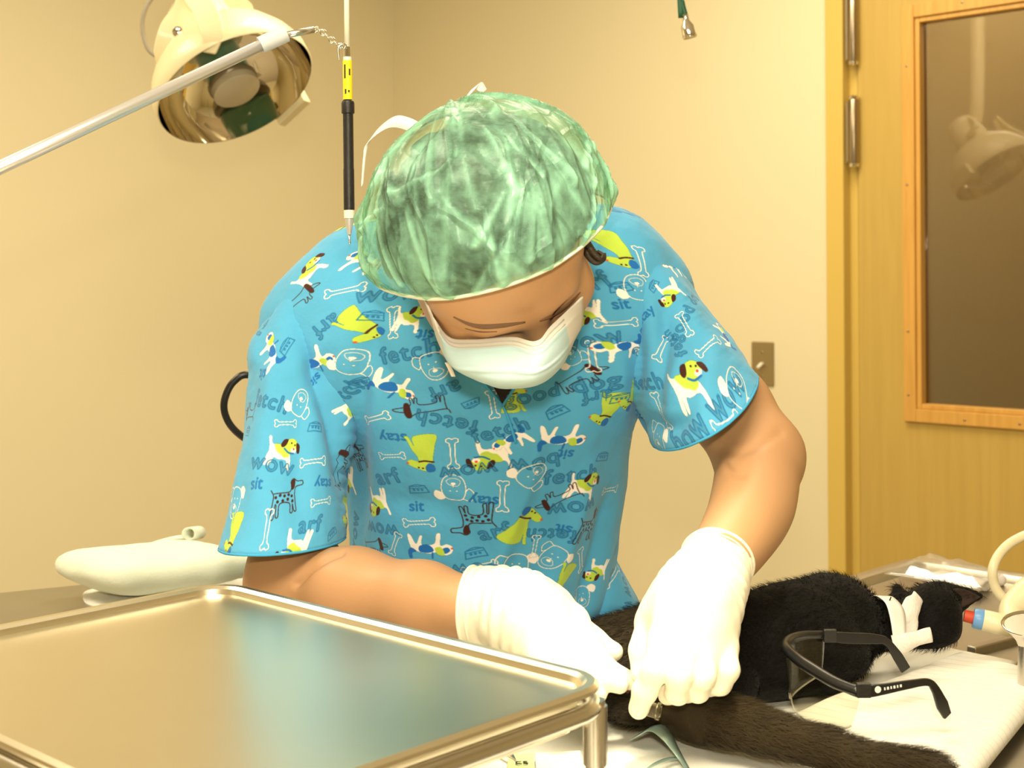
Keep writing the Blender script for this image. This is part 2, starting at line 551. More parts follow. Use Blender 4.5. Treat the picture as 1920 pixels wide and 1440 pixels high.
# maple door leaf with a framed pane
SP0, SP1 = wall_s(1728, 400), S_DE - 0.155
ZP1, ZP0 = wall_z(1728, 42), wall_z(1730, 757)
T0 = -0.045
door = struct(obj('door_1', join(wbox(S_DR, SP0 - 0.01, 0.008, D_H, T0, 0), wbox(SP1 + 0.01, S_DE, 0.008, D_H, T0, 0),
                                 wbox(SP0 - 0.01, SP1 + 0.01, 0.008, ZP0 - 0.01, T0, 0), wbox(SP0 - 0.01, SP1 + 0.01, ZP1 + 0.01, D_H, T0, 0)),
              M['maple'], smooth=False))
W = 0.043
def mould(s0, s1, z0, z1):
    return join(wbox(s0, s1, z0, z1, 0.0005, 0.012))
fb = []
fb += [wbox(SP0 - W, SP0 - 0.012, ZP0 - W, ZP1 + W, 0, 0.012), wbox(SP1 + 0.012, SP1 + W, ZP0 - W, ZP1 + W, 0, 0.012),
       wbox(SP0 - 0.012, SP1 + 0.012, ZP0 - W, ZP0 - 0.012, 0, 0.012), wbox(SP0 - 0.012, SP1 + 0.012, ZP1 + 0.012, ZP1 + W, 0, 0.012),
       wbox(SP0 - 0.012, SP0, ZP0 - 0.012, ZP1 + 0.012, -0.03, 0.006), wbox(SP1, SP1 + 0.012, ZP0 - 0.012, ZP1 + 0.012, -0.03, 0.006),
       wbox(SP0, SP1, ZP0 - 0.012, ZP0, -0.03, 0.006), wbox(SP0, SP1, ZP1, ZP1 + 0.012, -0.03, 0.006)]
obj('window_frame', join(*fb), M['trimwood'], door, smooth=False, bevel=0.002)
nails = []
for s, z in [(SP0 - 0.03, ZP1 - 0.10), (SP0 - 0.03, ZP1 - 0.38), (SP0 - 0.03, ZP0 + 0.17), (SP0 + 0.11, ZP1 + 0.03), (SP0 + 0.11, ZP0 - 0.03), (SP0 + 0.24, ZP0 - 0.03), (SP0 - 0.03, ZP0 + 0.02)]:
    c = K0 + E1 * s + UP * z + N1 * 0.0122
    obj('nail', lathe(c, N1, [(0.003, -0.002), (0.003, 0.0006), (0.0015, 0.001)], 12), M['bronze'], door)
# the pane: real glass that mirrors the room and lets the dim passage through
g = bpy.data.materials.new('tinted_pane'); g.use_nodes = True
nt = g.node_tree; nt.nodes.clear()
o_ = nt.nodes.new('ShaderNodeOutputMaterial'); mxs = nt.nodes.new('ShaderNodeMixShader')
tr = nt.nodes.new('ShaderNodeBsdfTransparent'); tr.inputs[0].default_value = (0.75, 0.72, 0.66, 1)
gl = nt.nodes.new('ShaderNodeBsdfGlossy'); gl.inputs['Roughness'].default_value = 0.015; gl.inputs['Color'].default_value = (0.92, 0.90, 0.85, 1)
fn = nt.nodes.new('ShaderNodeLayerWeight'); pw = nt.nodes.new('ShaderNodeMath'); pw.operation = 'POWER'; pw.inputs[1].default_value = 5.0
ml = nt.nodes.new('ShaderNodeMath'); ml.operation = 'MULTIPLY_ADD'; ml.inputs[1].default_value = 0.85; ml.inputs[2].default_value = 0.085
nt.links.new(fn.outputs['Facing'], pw.inputs[0]); nt.links.new(pw.outputs[0], ml.inputs[0]); nt.links.new(ml.outputs[0], mxs.inputs[0]); nt.links.new(tr.outputs[0], mxs.inputs[1]); nt.links.new(gl.outputs[0], mxs.inputs[2])
nt.links.new(mxs.outputs[0], o_.inputs[0])
M['pane'] = g
obj('glass_pane', wbox(SP0, SP1, ZP0, ZP1, -0.022, -0.016), M['pane'], door, smooth=False)
hs = K0 + E1 * (S_DR - 0.004) + N1 * 0.013
def hinge(zc_top, zc_bot, tips=True):
    a = hs + UP * zc_bot; L = zc_top - zc_bot
    h = obj('hinge', join(lathe(a, UP, [(0.0115, 0.012), (0.0115, L - 0.012)], 24),
                          box(a + UP * L / 2 - E1 * 0.014 - N1 * 0.004, (0.012, L - 0.03, 0.02), (E1, UP, N1))), M['bronze'], door, auto=40, label=None) if False else None
    h = obj('hinge', join(lathe(a, UP, [(0.0115, 0.010), (0.0125, 0.012), (0.0125, L - 0.012), (0.0115, L - 0.010)], 24),
                          box(a + UP * L / 2 - E1 * 0.015 - N1 * 0.005, (0.006, L - 0.03, 0.022), (E1, UP, N1))), M['bronze'], door, auto=40)
    for z0 in (0.0, L - 0.012):
        obj('hinge_tip', lathe(a + UP * z0, UP, [(0.008, 0), (0.0122, 0.002), (0.0122, 0.010), (0.008, 0.012)], 24), M['chrome'], h, auto=40)
hz = lambda py: float(at(1607, py, 3.36)[2])
hinge(hz(178), hz(314))
hinge(hz(-30), hz(122))

# baseboards keep the far views honest
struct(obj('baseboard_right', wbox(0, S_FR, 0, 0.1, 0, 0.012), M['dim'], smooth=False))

# light switch
ss0, ss1 = wall_s(1411, 680), wall_s(1452, 680)
sz0, sz1 = wall_z(1430, 723), wall_z(1430, 641)
sw = empty('light_switch', K0 + E1 * (ss0 + ss1) / 2 + UP * (sz0 + sz1) / 2, 'bronze switch plate with ivory toggle on the beige wall beside the sleeve', 'light switch')
obj('switch_plate', wbox(ss0, ss1, sz0, sz1, -0.001, 0.006), M['switchplate'], sw, bevel=0.003, smooth=False)
cs = (ss0 + ss1) / 2; cz = (sz0 + sz1) / 2
tg = K0 + E1 * cs + UP * cz + N1 * 0.004
obj('toggle', tube([tg, tg + N1 * 0.010 - UP * 0.001, tg + N1 * 0.021 - UP * 0.006 - E1 * 0.002], [0.0055, 0.005, 0.004], 12), M['whiteplastic'], sw, label=None) if False else obj('toggle', tube([tg, tg + N1 * 0.010 - UP * 0.002, tg + N1 * 0.022 - UP * 0.009], [0.0058, 0.005, 0.0045], 12), M['ivory'], sw)
for dz in (0.03, -0.03):
    c = tg + UP * dz + N1 * 0.001
    obj('screw', lathe(c, N1, [(0.003, 0), (0.003, 0.0015), (0.001, 0.002)], 12), M['bronze'], sw)

# ================================================================== surgical lamp hanging from the ceiling
LZ = 2.55
lc = at(443, 168, LZ)                                    # centre of the reflector's mouth
view = nrm(ray(443, 168))
dr, dd = nrm((0.45, 0, -0.89)), None
ln = nrm(0.43 * -view + 0.90 * np.array((0.45, 0.0, -0.89)))   # the way the mouth faces
RL = 0.149
lamp = empty('surgical_lamp', lc, 'cream surgical lamp with a mirrored round reflector hanging near the left wall', 'surgical lamp')
prof = [(RL, 0.0), (RL * 0.985, -0.022), (RL * 0.92, -0.05), (RL * 0.78, -0.085), (RL * 0.55, -0.115), (RL * 0.30, -0.13), (0.0, -0.134)]
obj('reflector', open_lathe(lc, ln, [(r * 0.996, h) for r, h in prof], 72), M['mirror'], lamp)
sh = obj('lamp_shell', open_lathe(lc, ln, [(RL * 1.0, 0.001), (RL * 1.012, -0.001)] + [(r * 1.015 + 0.002, h - 0.004) for r, h in prof[1:5]] + [(RL * 0.42, -0.128), (RL * 0.38, -0.20), (RL * 0.30, -0.212), (0, -0.214)], 72), M['cream'], lamp, auto=50)
# bulb housing in the mouth's middle
bulb = obj('bulb_housing', lathe(lc, ln, [(0.042, -0.125), (0.042, -0.02)], 40), M['greenglass'], lamp, auto=40)
obj('bulb_ring', lathe(lc, ln, [(0.045, -0.022), (0.0475, -0.020), (0.0475, -0.014), (0.045, -0.010)], 40), M['darkring'], bulb, auto=40)
obj('bulb_cap', lathe(lc, ln, [(0.0445, -0.012), (0.0445, 0.004), (0.041, 0.007), (0.0, 0.009)], 40), M['lampcap'], bulb, auto=40)
# small square tab on the rim
lt = nrm(np.cross(ln, view)); lb = np.cross(ln, lt)
if (lt @ CAM_R) < 0: lt = -lt
lowdir = nrm(meet(524, 196, ln, float(ln @ lc)) - lc)
tab_t = np.cross(ln, lowdir)
obj('rim_tab', box(lc + lowdir * (RL + 0.010) - ln * 0.01, (0.02, 0.075, 0.045), (lowdir, tab_t, ln)), M['cream'], lamp, smooth=False, bevel=0.002)
# yoke: two curved side plates from the back of the shell up to a cross bar
back = lc - ln * 0.17
yk = nrm(lt)
upv = nrm(at(395, 60, LZ + 0.1) - lc)
for sgn, (pa, pb, pc_) in ((-1, ((345, 120), (322, 55), (345, 5))), (1, ((470, 90), (420, 60), (395, 20)))):
    pass
def plate(pxs, depth, w, th, name='yoke_arm'):
    P = catmull([at(x, y, dpt) for (x, y), dpt in zip(pxs, depth)], 8)
    T, N, B = frames(P, up=CAM_F)
    ww = np.interp(np.linspace(0, 1, len(P)), np.linspace(0, 1, len(w)), w)
    V, Fc = [], []
    for p, n, b, q in zip(P, N, B, ww):
        V += [p - b * q - n * th, p + b * q - n * th, p + b * q + n * th, p - b * q + n * th]
    for i in range(len(P) - 1):
        for j in range(4):
            Fc.append((i * 4 + j, i * 4 + (j + 1) % 4, i * 4 + 4 + (j + 1) % 4, i * 4 + 4 + j))
    Fc += [(3, 2, 1, 0), tuple(len(V) - 4 + j for j in range(4))]
    return obj(name, (V, Fc), M['cream'], lamp, smooth=False, bevel=0.003)
plate([(322, 145), (316, 100), (325, 55), (345, 15), (352, -30)], [2.50, 2.48, 2.48, 2.50, 2.52], [0.018, 0.026, 0.024, 0.018, 0.016], 0.004)
plate([(392, 100), (398, 60), (385, 20), (362, -8), (355, -40)], [2.42, 2.42, 2.44, 2.48, 2.52], [0.012, 0.020, 0.022, 0.018, 0.016], 0.004)
plate([(352, 15), (400, -4), (440, 6), (462, 18), (452, 50)], [2.62, 2.62, 2.62, 2.62, 2.64], [0.014, 0.014, 0.014, 0.013, 0.012], 0.008, 'handle_bar')
piv = at(334, 60, 2.475)
obj('pivot_screw', lathe(piv, -view, [(0.010, -0.006), (0.010, 0.006), (0.006, 0.008)], 16), M['chrome'], lamp, auto=40)
# housing between the arms
hb = at(372, 78, 2.58)
obj('back_housing', tube([lc - ln * 0.12, lc - ln * 0.20, at(372, 62, 2.60), at(362, 20, 2.60)], [0.062, 0.056, 0.045, 0.034], 28), M['cream'], lamp, auto=50)
ceil_pt = np.array([at(352, -40, 2.53)[0] - 0.05, 2.56, HGT])
obj('suspension_arm', tube(catmull([at(362, 20, 2.60), at(355, -60, 2.58), ceil_pt - UP * 0.35, ceil_pt - UP * 0.0], 8), 0.024, 20), M['cream'], lamp)
obj('ceiling_mount', lathe(ceil_pt, -UP, [(0.09, 0), (0.09, 0.03), (0.03, 0.05)], 32), M['cream'], lamp, auto=40)
obj('power_cable', tube(catmull([at(306, 113, 2.56), at(278, 92, 2.56), at(267, 50, 2.56), at(275, 12, 2.56), at(300, -20, 2.57), at(345, -60, 2.6)], 10), 0.0042, 12), M['grey'], lamp)

# ================================================================== handpiece hanging by its cord, and the pole that holds it
HD = 1.40
hp = lambda y, x=652.5: at(x, y, HD)
hand = empty('hanging_handpiece', hp(455), 'slim black and yellow handpiece hanging point down on a pale cord', 'handpiece')
hx = lambda y: 650.0 + (y / 455.0) * 5.5
H = lambda y: at(hx(y), y, HD)
mpp = HD / F_PX
cyl = lambda y0, y1, w0, w1=None, seg=24: tube([H(y0), H(y1)], [w0 * mpp / 2, (w1 or w0) * mpp / 2], seg)
topc = H(0).copy(); topc[2] = HGT
obj('cord', tube([H(92), H(0), topc], [5.5 * mpp, 5.0 * mpp, 5.0 * mpp], 16), M['ivory'], hand)
obj('metal_ring', cyl(88, 108, 13), M['chrome'], hand, auto=40)
obj('clear_collar', cyl(107, 118, 16), M['ivory'], hand, auto=40)
yl = obj('yellow_sleeve', cyl(114, 187, 18), M['yellow'], hand, auto=40)
for (y0, y1, dx) in ((122, 148, -4), (130, 142, 4.5), (168, 177, -3), (170, 174, 3)):
    a = H((y0 + y1) / 2) + CAM_R * dx * mpp - CAM_F * (math.sqrt(max(0, 81 - dx * dx)) * mpp)
    obj('printed_mark', box(a, (3.0 * mpp, 0.0006, (y1 - y0) * mpp)), M['black'], yl, smooth=False)
gr = obj('grip', tube([H(y) for y in (187, 192, 194, 211, 213, 300, 318, 394)], [w * mpp / 2 for w in (14, 24, 25, 25, 19.5, 19.5, 20.5, 20.5)], 28) if False else
         lathe(H(394), H(187) - H(394), [(w * mpp / 2, t) for w, t in [(20, 0.0), (20.5, 0.002), (20.5, (394 - 318) * mpp), (19.5, (394 - 316) * mpp), (19.5, (394 - 214) * mpp), (24.5, (394 - 212) * mpp), (24.5, (394 - 194) * mpp), (22, (394 - 190) * mpp), (14, (394 - 187) * mpp)]], 28), M['blackgrip'], hand, auto=35)
obj('white_collar', cyl(394, 409, 20), M['ivory'], hand, auto=40)
obj('nose_cone', lathe(H(440), H(408) - H(440), [(3.5 * mpp, 0), (4.0 * mpp, 0.001), (9.0 * mpp, 32 * mpp)], 24), M['aluminium'], hand, auto=40)
obj('drill_bit', tube([H(440), H(452), H(457)], [2.0 * mpp, 1.6 * mpp, 2.4 * mpp], 10), M['steel'], hand)

P0, P1, P2 = at(-420, 511, 1.19), at(505, 78, 1.37), at(588, 57, 1.39)
stand = empty('metal_pole', (P0[0], P0[1], 0.0), 'long slanting metal pole with a taped end and hook chain in front of the lamp', 'pole')
obj('pole_tube', tube([P0, P1], [0.0064, 0.0060], 24), M['aluminium'], stand)
obj('tape_wrap', tube([at(488, 85, 1.368), at(536, 63, 1.375)], 0.0085, 20), M['tape'], stand, auto=50)
obj('end_rod', tube([at(534, 66, 1.375), at(588, 56, 1.39)], 0.0034, 16), M['steel'], stand)
obj('post', tube([(P0[0], P0[1], 0.02), P0 + UP * 0.04], 0.013, 20), M['aluminium'], stand)
obj('stand_base', lathe((P0[0], P0[1], 0.0), UP, [(0.12, 0.0), (0.12, 0.015), (0.05, 0.035), (0.02, 0.05)], 40), M['steel'], stand, auto=40)
# chain of short links from the rod's end down to the handpiece's ring
CP = catmull([at(590, 55, 1.39), at(602, 58, 1.392), at(618, 72, 1.395), at(634, 84, 1.398), at(645, 92, 1.40)], 4)
for i in range(0, len(CP) - 1, 2):
    a, b = CP[i], CP[min(i + 2, len(CP) - 1)]
    d = nrm(b - a); s = np.cross(d, CAM_F) if (i // 2) % 2 == 0 else CAM_F
    s = nrm(s - (s @ d) * d); L = np.linalg.norm(b - a) * 0.62
    c = (a + b) / 2
    ring = [c + d * L * math.cos(t) + s * 0.0026 * math.sin(t) for t in np.linspace(0, 2 * math.pi, 16, endpoint=False)]
    obj('chain_link', tube(ring, 0.0009, 8, closed=True), M['chrome'], stand)
obj('hook', tube(catmull([at(644, 92, 1.395), at(648, 84, 1.392), at(640, 84, 1.39), at(634, 92, 1.39), at(636, 112, 1.392)], 8), 0.0012, 8), M['steel'], stand)

# ================================================================== green gas hose above the door wall
GD = 2.1
gh = empty('gas_hose', at(1292, 70, GD), 'dark green hose with a metal end fitting hanging from the ceiling', 'hose')
gt = at(1272, -60, GD); gtop = gt.copy(); gtop[2] = HGT; gtop[0] -= 0.03
obj('hose_tube', tube(catmull([at(1286, 32, GD), at(1278, 0, GD), gt, gtop], 8), 0.0042, 16), M['greenhose'], gh)
obj('end_fitting', lathe(at(1294, 71, GD), at(1284, 28, GD) - at(1294, 71, GD), [(0.0, 0.0015), (0.0085, 0.0015), (0.0105, 0.0), (0.0112, 0.003), (0.0105, 0.006), (0.0100, 0.018), (0.0052, 0.026), (0.0052, 0.036)], 28), M['chrome'], gh, auto=40)
# ================================================================== operating table
TZ = CAM_H - 0.40
FC = on(1712, 1043, TZ); FC[2] = 0                        # its far corner
TA = -nrm((1, 1, 0)); TB = nrm((1, -1, 0))               # along the table towards us, across it
TL, TW = 1.50, 0.52
tp = lambda a, b, z=0.0: FC + TA * a + TB * b + UP * (TZ + z)
table = empty('operating_table', FC + TA * TL / 2 + TB * TW / 2, 'narrow stainless steel operating table the cat lies on', 'operating table')
def rounded_rect(L, Wd, r, n=8):
    P = []
    for cx, cy, a0 in ((L - r, Wd - r, 0), (r, Wd - r, 90), (r, r, 180), (L - r, r, 270)):
        for k in range(n + 1):
            a = R(a0 + 90 * k / n)
            P.append((cx + r * math.cos(a), cy + r * math.sin(a)))
    return P
def pan(L, Wd, r, prof, place, n=8):
    """nested rounded rectangles: prof = [(inset, z)], first and last loops closed with a face"""
    V, Fc = [], []
    m = 4 * (n + 1)
    for ins, z in prof:
        for (x, y) in rounded_rect(L - 2 * ins, Wd - 2 * ins, max(0.002, r - ins * 0.9), n):
            V.append(place(x + ins, y + ins, z))
    for i in range(len(prof) - 1):
        for j in range(m):
            Fc.append((i * m + j, i * m + (j + 1) % m, (i + 1) * m + (j + 1) % m, (i + 1) * m + j))
    Fc.append(tuple((len(prof) - 1) * m + j for j in range(m)))
    Fc.append(tuple(range(m))[::-1])
    return V, Fc
obj('tabletop', pan(TL, TW, 0.035, [(0.004, -0.045), (0.0, -0.043), (0.0, -0.004), (0.003, 0.0), (0.022, 0.0), (0.026, -0.002), (0.032, -0.010), (0.05, -0.012)], tp), M['tablesteel'], table, auto=40)
obj('pedestal', join(box(tp(TL / 2, TW / 2, -0.075), (0.7, 0.3, 0.06), (TA, TB, UP))), M['steel'], table, smooth=False, bevel=0.004)
obj('column', tube([tp(TL / 2, TW / 2, -0.10), (*tp(TL / 2, TW / 2)[:2], 0.06)], 0.06, 32), M['steel'], table, auto=40)
obj('table_base', box((*tp(TL / 2, TW / 2)[:2], 0.035), (0.62, 0.40, 0.07), (TA, TB, UP)), M['steel'], table, smooth=False, bevel=0.01)
g0, g1 = on(1836, 1213, TZ - 0.006), on(1960, 1180, TZ - 0.006)
gd = nrm(g1 - g0)
obj('rail_strip', box((g0 + g1) / 2 - UP * 0.004, (np.linalg.norm(g1 - g0) + 0.03, 0.012, 0.014), (gd, np.cross(UP, gd), UP)), M['tablesteel'], table, smooth=False, bevel=0.002)
TS = TZ - 0.012                                          # the working surface

# ================================================================== side table and the folded pack
s0, s1 = on(0, 1111, TZ), on(486, 1063, TZ)
sd = nrm((s1 - s0) * np.array((1, 1, 0))); sn = nrm((sd[1], -sd[0], 0))
if sn[1] > 0: sn = -sn
sL, sWd = 0.80, 0.25
s_end = s1 + sd * 0.01
splace = lambda x, y, z=0.0: s_end - sd * x + sn * y + UP * z
side = empty('side_table', (*splace(sL / 2, sWd / 2)[:2], 0.0), 'steel side table along the left wall under the folded pack', 'table')
obj('tabletop', pan(sL, sWd, 0.01, [(0.003, -0.03), (0, -0.028), (0, -0.002), (0.002, 0.0), (0.02, 0.0)], splace), M['tablesteel'], side, auto=40)
for x in (0.03, sL - 0.03):
    for y in (0.03, sWd - 0.03):
        p = splace(x, y)
        obj('leg', tube([(p[0], p[1], 0.0), (p[0], p[1], TZ - 0.028)], 0.012, 16), M['steel'], side)

M['pack'] = mat('mint_cotton', (0.70, 0.74, 0.60), 0.9, var=0.03, bump=0.25, bscale=350, sheen=0.2)
M['cotton'] = mat('white_cotton', (0.80, 0.77, 0.69), 0.92, var=0.02, bump=0.35, bscale=420, sheen=0.2)
pl = on(127, 1062, TZ + 0.035); pr = on(484, 1068, TZ + 0.030); pbk = on(372, 1008, TZ + 0.056)
pf = pl + pr - pbk
pc = (pl + pr) / 2
pack = empty('folded_pack', (pc[0], pc[1], TZ), 'pale mint folded surgical cloth pack on the side table', 'cloth pack')
ex = (pr - pf) * 1.16; ex[2] = 0; ey = (pl - pf) * 1.16; ey[2] = 0
Fd = Field(np.minimum(np.minimum(pl, pr), np.minimum(pf, pbk)) - 0.03 - UP * 0.07, np.maximum(np.maximum(pl, pr), np.maximum(pf, pbk)) + 0.03 + UP * 0.05, 0.0035)
cm = (pl + pr) / 2 - CAM_F * 0.022 - CAM_R * 0.003; cm[2] = TZ
axx, axy = nrm(ex), nrm(ey)
hx_, hy_ = np.linalg.norm(ex) / 2, np.linalg.norm(ey) / 2
Ainv = np.linalg.inv(np.array([ex[:2] / 2, ey[:2] / 2]).T)
def packf(p):
    q = np.stack([p[..., 0] - cm[0], p[..., 1] - cm[1]], -1) @ Ainv.T
    u, v = q[..., 0], q[..., 1]
    rr = (np.abs(u) ** 6 + np.abs(v) ** 6) ** (1 / 6)
    hgt = 0.050 * np.clip(1 - rr ** 3.2, 0, 1) ** 0.55 + 0.004 * noise(np.stack([u * 2.0, v * 2.0, u * 0 + 3], -1)) + 0.007 * (u - v) * -0.3 
    mid = TZ + 0.035 + 0.006 * rr
    return np.maximum(np.abs(p[..., 2] - mid) - hgt * 0.55, (rr - 1.0) * 0.09) * 0.7
Fd.put(Fd.lo, Fd.lo + Fd.h * Fd.n, packf, 0.004)
V, Q = Fd.mesh(); V = relax(V, Q, 4)
nn = normals(V, Q)
V = V + nn * (0.0016 * noise(V * 38)[:, None])
obj('cloth_bundle', (V, Q), M['pack'], pack)
# the turned-back top fold with its little roll
def on_pack(u, v, z): return cm + ex / 2 * u + ey / 2 * v + UP * z
A = np.array([on_pack(-0.55 + 0.05 * i, 0.96 - 0.02 * i, 0.0) for i in range(1)])
fold = [on_pack(-0.75, 0.93, 0.036), on_pack(-0.3, 0.94, 0.049), on_pack(0.2, 0.93, 0.056), on_pack(0.62, 0.92, 0.058), on_pack(0.92, 0.95, 0.060)]
fold = [on(255, 1030, TZ + 0.052), on(300, 1016, TZ + 0.055), on(330, 1009, TZ + 0.057), on(352, 1007, TZ + 0.060)]
obj('turned_fold', tube(catmull(fold, 10), [0.0035, 0.005, 0.0055, 0.005], 14, flat=0.55), M['pack'], pack)
rc = at(364, 1000, float(fold[-1][1]) - 0.004)
sp_ = []
for k in range(26):
    t = k / 25 * 2 * math.pi * 1.15
    rr_ = 0.0075 + 0.0012 * k / 25
    sp_.append(rc + CAM_R * rr_ * math.cos(t + 2.6) + UP * rr_ * 0.95 * math.sin(t + 2.6))
def ribbon(P, w, dirv, taper=None):
    P = np.array(P); d = np.array(dirv, float)
    V = []
    for i, p in enumerate(P):
        k = 1.0 if taper is None else np.interp(i / (len(P) - 1), np.linspace(0, 1, len(taper)), taper)
        V += [p - d * w / 2 * k, p + d * w / 2 * k]
    return V, [(2 * i, 2 * i + 1, 2 * i + 3, 2 * i + 2) for i in range(len(P) - 1)]
obj('rolled_edge', ribbon(sp_, 0.03, nrm((0.25, 1, -0.12))), M['pack'], pack, solid=0.002)
# white cloth peeping out under it
def crumple(name, pts, h, mat_, label, cat, amp=0.006, seedv=1.0):
    c = np.mean(pts, axis=0)
    n, Rn = 40, 10
    V = [c + UP * h]
    Fc = []
    pts = catmull(pts, 6, closed=True); n = len(pts)
    for r in range(1, Rn + 1):
        for i, p in enumerate(pts):
            q = c + (p - c) * r / Rn
            z = h * (1 - (r / Rn) ** 3) + amp * noise(np.array([q[0] * 60, q[1] * 60, seedv]))* (1 if r < Rn else 0.3)
            V.append(q + UP * max(z, 0.001))
    for i in range(n):
        Fc.append((0, 1 + i, 1 + (i + 1) % n))
    for r in range(Rn - 1):
        for i in range(n):
            a = 1 + r * n
            Fc.append((a + i, a + n + i, a + n + (i + 1) % n, a + (i + 1) % n))
    o = obj(name, (V, Fc), mat_, solid=0.003)
    return tag(o, label, cat)
crumple('cloth', [on(158, 1130, TZ), on(164, 1110, TZ), on(230, 1104, TZ), on(330, 1105, TZ), on(440, 1095, TZ), on(502, 1082, TZ), on(500, 1098, TZ), on(400, 1130, TZ), on(260, 1142, TZ), on(190, 1140, TZ)],
        0.004, M['cotton'], 'crumpled white cloth under the mint pack on the side table', 'cloth', 0.003)

# ================================================================== instrument tray on its tubular stand
RZ = CAM_H - 0.29
k1, k2 = on(430, 1094, RZ), on(1146, 1272, RZ)
ta = nrm((k2 - k1) * np.array((1, 1, 0))); tb = nrm((-ta[1], ta[0], 0))
if tb[1] > 0: tb = -tb
tLen = float(np.linalg.norm(k2 - k1)) + 0.020
tWid = 0.362
ko = k1 - ta * 0.010 - tb * 0.0
tplace = lambda x, y, z=0.0: ko + ta * x + tb * y + UP * z
tray = empty('instrument_tray', tplace(tLen / 2, tWid / 2, -0.034), 'large empty stainless instrument tray in the foreground', 'tray')
obj('tray_pan', pan(tLen, tWid, 0.040, [(0.0035, -0.0052), (0.0, -0.003), (0.0, -0.0005), (0.003, 0.002), (0.0085, 0.002), (0.0115, -0.0005), (0.0130, -0.005), (0.0185, -0.0310), (0.0197, -0.0332), (0.0227, -0.0344), (0.0267, -0.0342), (0.031, -0.0332), (0.037, -0.0330)], tplace, 10), M['tray'], tray, auto=22)
tst = empty('tray_stand', (*tplace(tLen / 2, tWid / 2)[:2], 0.0), 'tubular steel stand with a corner post carrying the instrument tray', 'stand')
fr_pts = [tplace(x + 0.0045, y + 0.0045, -0.0165) for x, y in rounded_rect(tLen - 0.009, tWid - 0.009, 0.036, 8)]
obj('frame_rail', tube(fr_pts, 0.0068, 14, closed=True), M['steel'], tst)
for (x, y, floor_) in ((tLen - 0.012, 0.016, False), (tLen - 0.012, tWid - 0.016, False), (0.012, 0.016, True), (0.012, tWid - 0.016, True)):
    p = tplace(x, y, -0.012)
    zb = 0.0 if floor_ else TS + 0.012
    lg = obj('leg', tube([p, (p[0], p[1], zb + 0.012)], 0.0072, 20), M['steel'], tst, auto=40)
    obj('leg_sleeve', tube([p - UP * 0.004, p - UP * 0.046], 0.0088, 20), M['steel'], lg, auto=40)
    obj('leg_foot', tube([(p[0], p[1], zb + 0.001), (p[0], p[1], zb + 0.016)], 0.0105, 20), M['black'], lg, auto=40)
    sc_ = p - UP * 0.0515 - CAM_F * 0.0072
    obj('set_screw', lathe(sc_, -CAM_F, [(0.0028, -0.001), (0.0028, 0.0008), (0.001, 0.0014)], 12), M['chrome'], lg, auto=40)

# ================================================================== cloths on the table
M['drape'] = mat('white_drape', (0.82, 0.80, 0.72), 0.9, var=0.02, bump=0.3, bscale=500)
def drape_z(p):
    return 0.004 + 0.0013 * (noise(np.stack([p[..., 0] * 22, p[..., 1] * 22, p[..., 0] * 0], -1)) + 0.4 * noise(np.stack([p[..., 0] * 60, p[..., 1] * 60, p[..., 0] * 0 + 5], -1)))
def flat_cloth(name, corner, nu, nv, zfun, base, mat_, label, cat, over=None, thick=0.003):
    u = np.linspace(0, 1, nu)[:, None, None]; v = np.linspace(0, 1, nv)[None, :, None]
    A, B, Cc, D = [np.array(c, float) for c in corner]
    G = A * (1 - u) * (1 - v) + B * u * (1 - v) + Cc * u * v + D * (1 - u) * v
    G[..., 2] = base + zfun(G, u[..., 0], v[..., 0])
    o = obj(name, sheet(G), mat_, solid=thick)
    return tag(o, label, cat)
flat_cloth('drape', (tp(0.40, -0.008), tp(1.42, 0.008), tp(1.42, 0.42), tp(0.40, 0.34)), 110, 60,
           lambda G, u, v: drape_z(G) + 0.024 * np.exp(-((u + 0 * v - 0.24) / 0.10) ** 2) * np.clip(1 - v / 0.11, 0, 1) + 0.002 + 0.0135 * (1 - np.clip((v - 0.11) / 0.10, 0, 1) ** 2 * (3 - 2 * np.clip((v - 0.11) / 0.10, 0, 1))), TS, M['drape'], 'white cloth drape spread over the table under the cat and tray', 'drape')
# ribbed towel under the goggles
tw = bpy.data.materials.new('ribbed_terry'); tw.use_nodes = True
nt = tw.node_tree; b = nt.nodes['Principled BSDF']
b.inputs['Base Color'].default_value = (0.80, 0.78, 0.70, 1); b.inputs['Roughness'].default_value = 0.95; b.inputs['Sheen Weight'].default_value = 0.2
tc = nt.nodes.new('ShaderNodeTexCoord'); mp = nt.nodes.new('ShaderNodeMapping'); mp.inputs['Rotation'].default_value = (0, 0, R(-58))
wv = nt.nodes.new('ShaderNodeTexWave'); wv.wave_type = 'BANDS'; wv.inputs['Scale'].default_value = 22; wv.inputs['Distortion'].default_value = 1.5; wv.inputs['Detail'].default_value = 1; wv.inputs['Detail Scale'].default_value = 0.6
nz = nt.nodes.new('ShaderNodeTexNoise'); nz.inputs['Scale'].default_value = 600
cr = nt.nodes.new('ShaderNodeValToRGB'); cr.color_ramp.elements[0].position = 0.0; cr.color_ramp.elements[1].position = 0.10
cr.color_ramp.elements[0].color = (0.70, 0.67, 0.58, 1); cr.color_ramp.elements[1].color = (0.80, 0.78, 0.70, 1)
b1 = nt.nodes.new('ShaderNodeBump'); b1.inputs['Strength'].default_value = 0.5; b1.inputs['Distance'].default_value = 0.002
b2 = nt.nodes.new('ShaderNodeBump'); b2.inputs['Strength'].default_value = 0.25; b2.inputs['Distance'].default_value = 0.001
nt.links.new(tc.outputs['Object'], mp.inputs[0]); nt.links.new(mp.outputs[0], wv.inputs['Vector']); nt.links.new(tc.outputs['Object'], nz.inputs['Vector'])
nt.links.new(wv.outputs['Fac'], cr.inputs[0]); nt.links.new(cr.outputs[0], b.inputs['Base Color'])
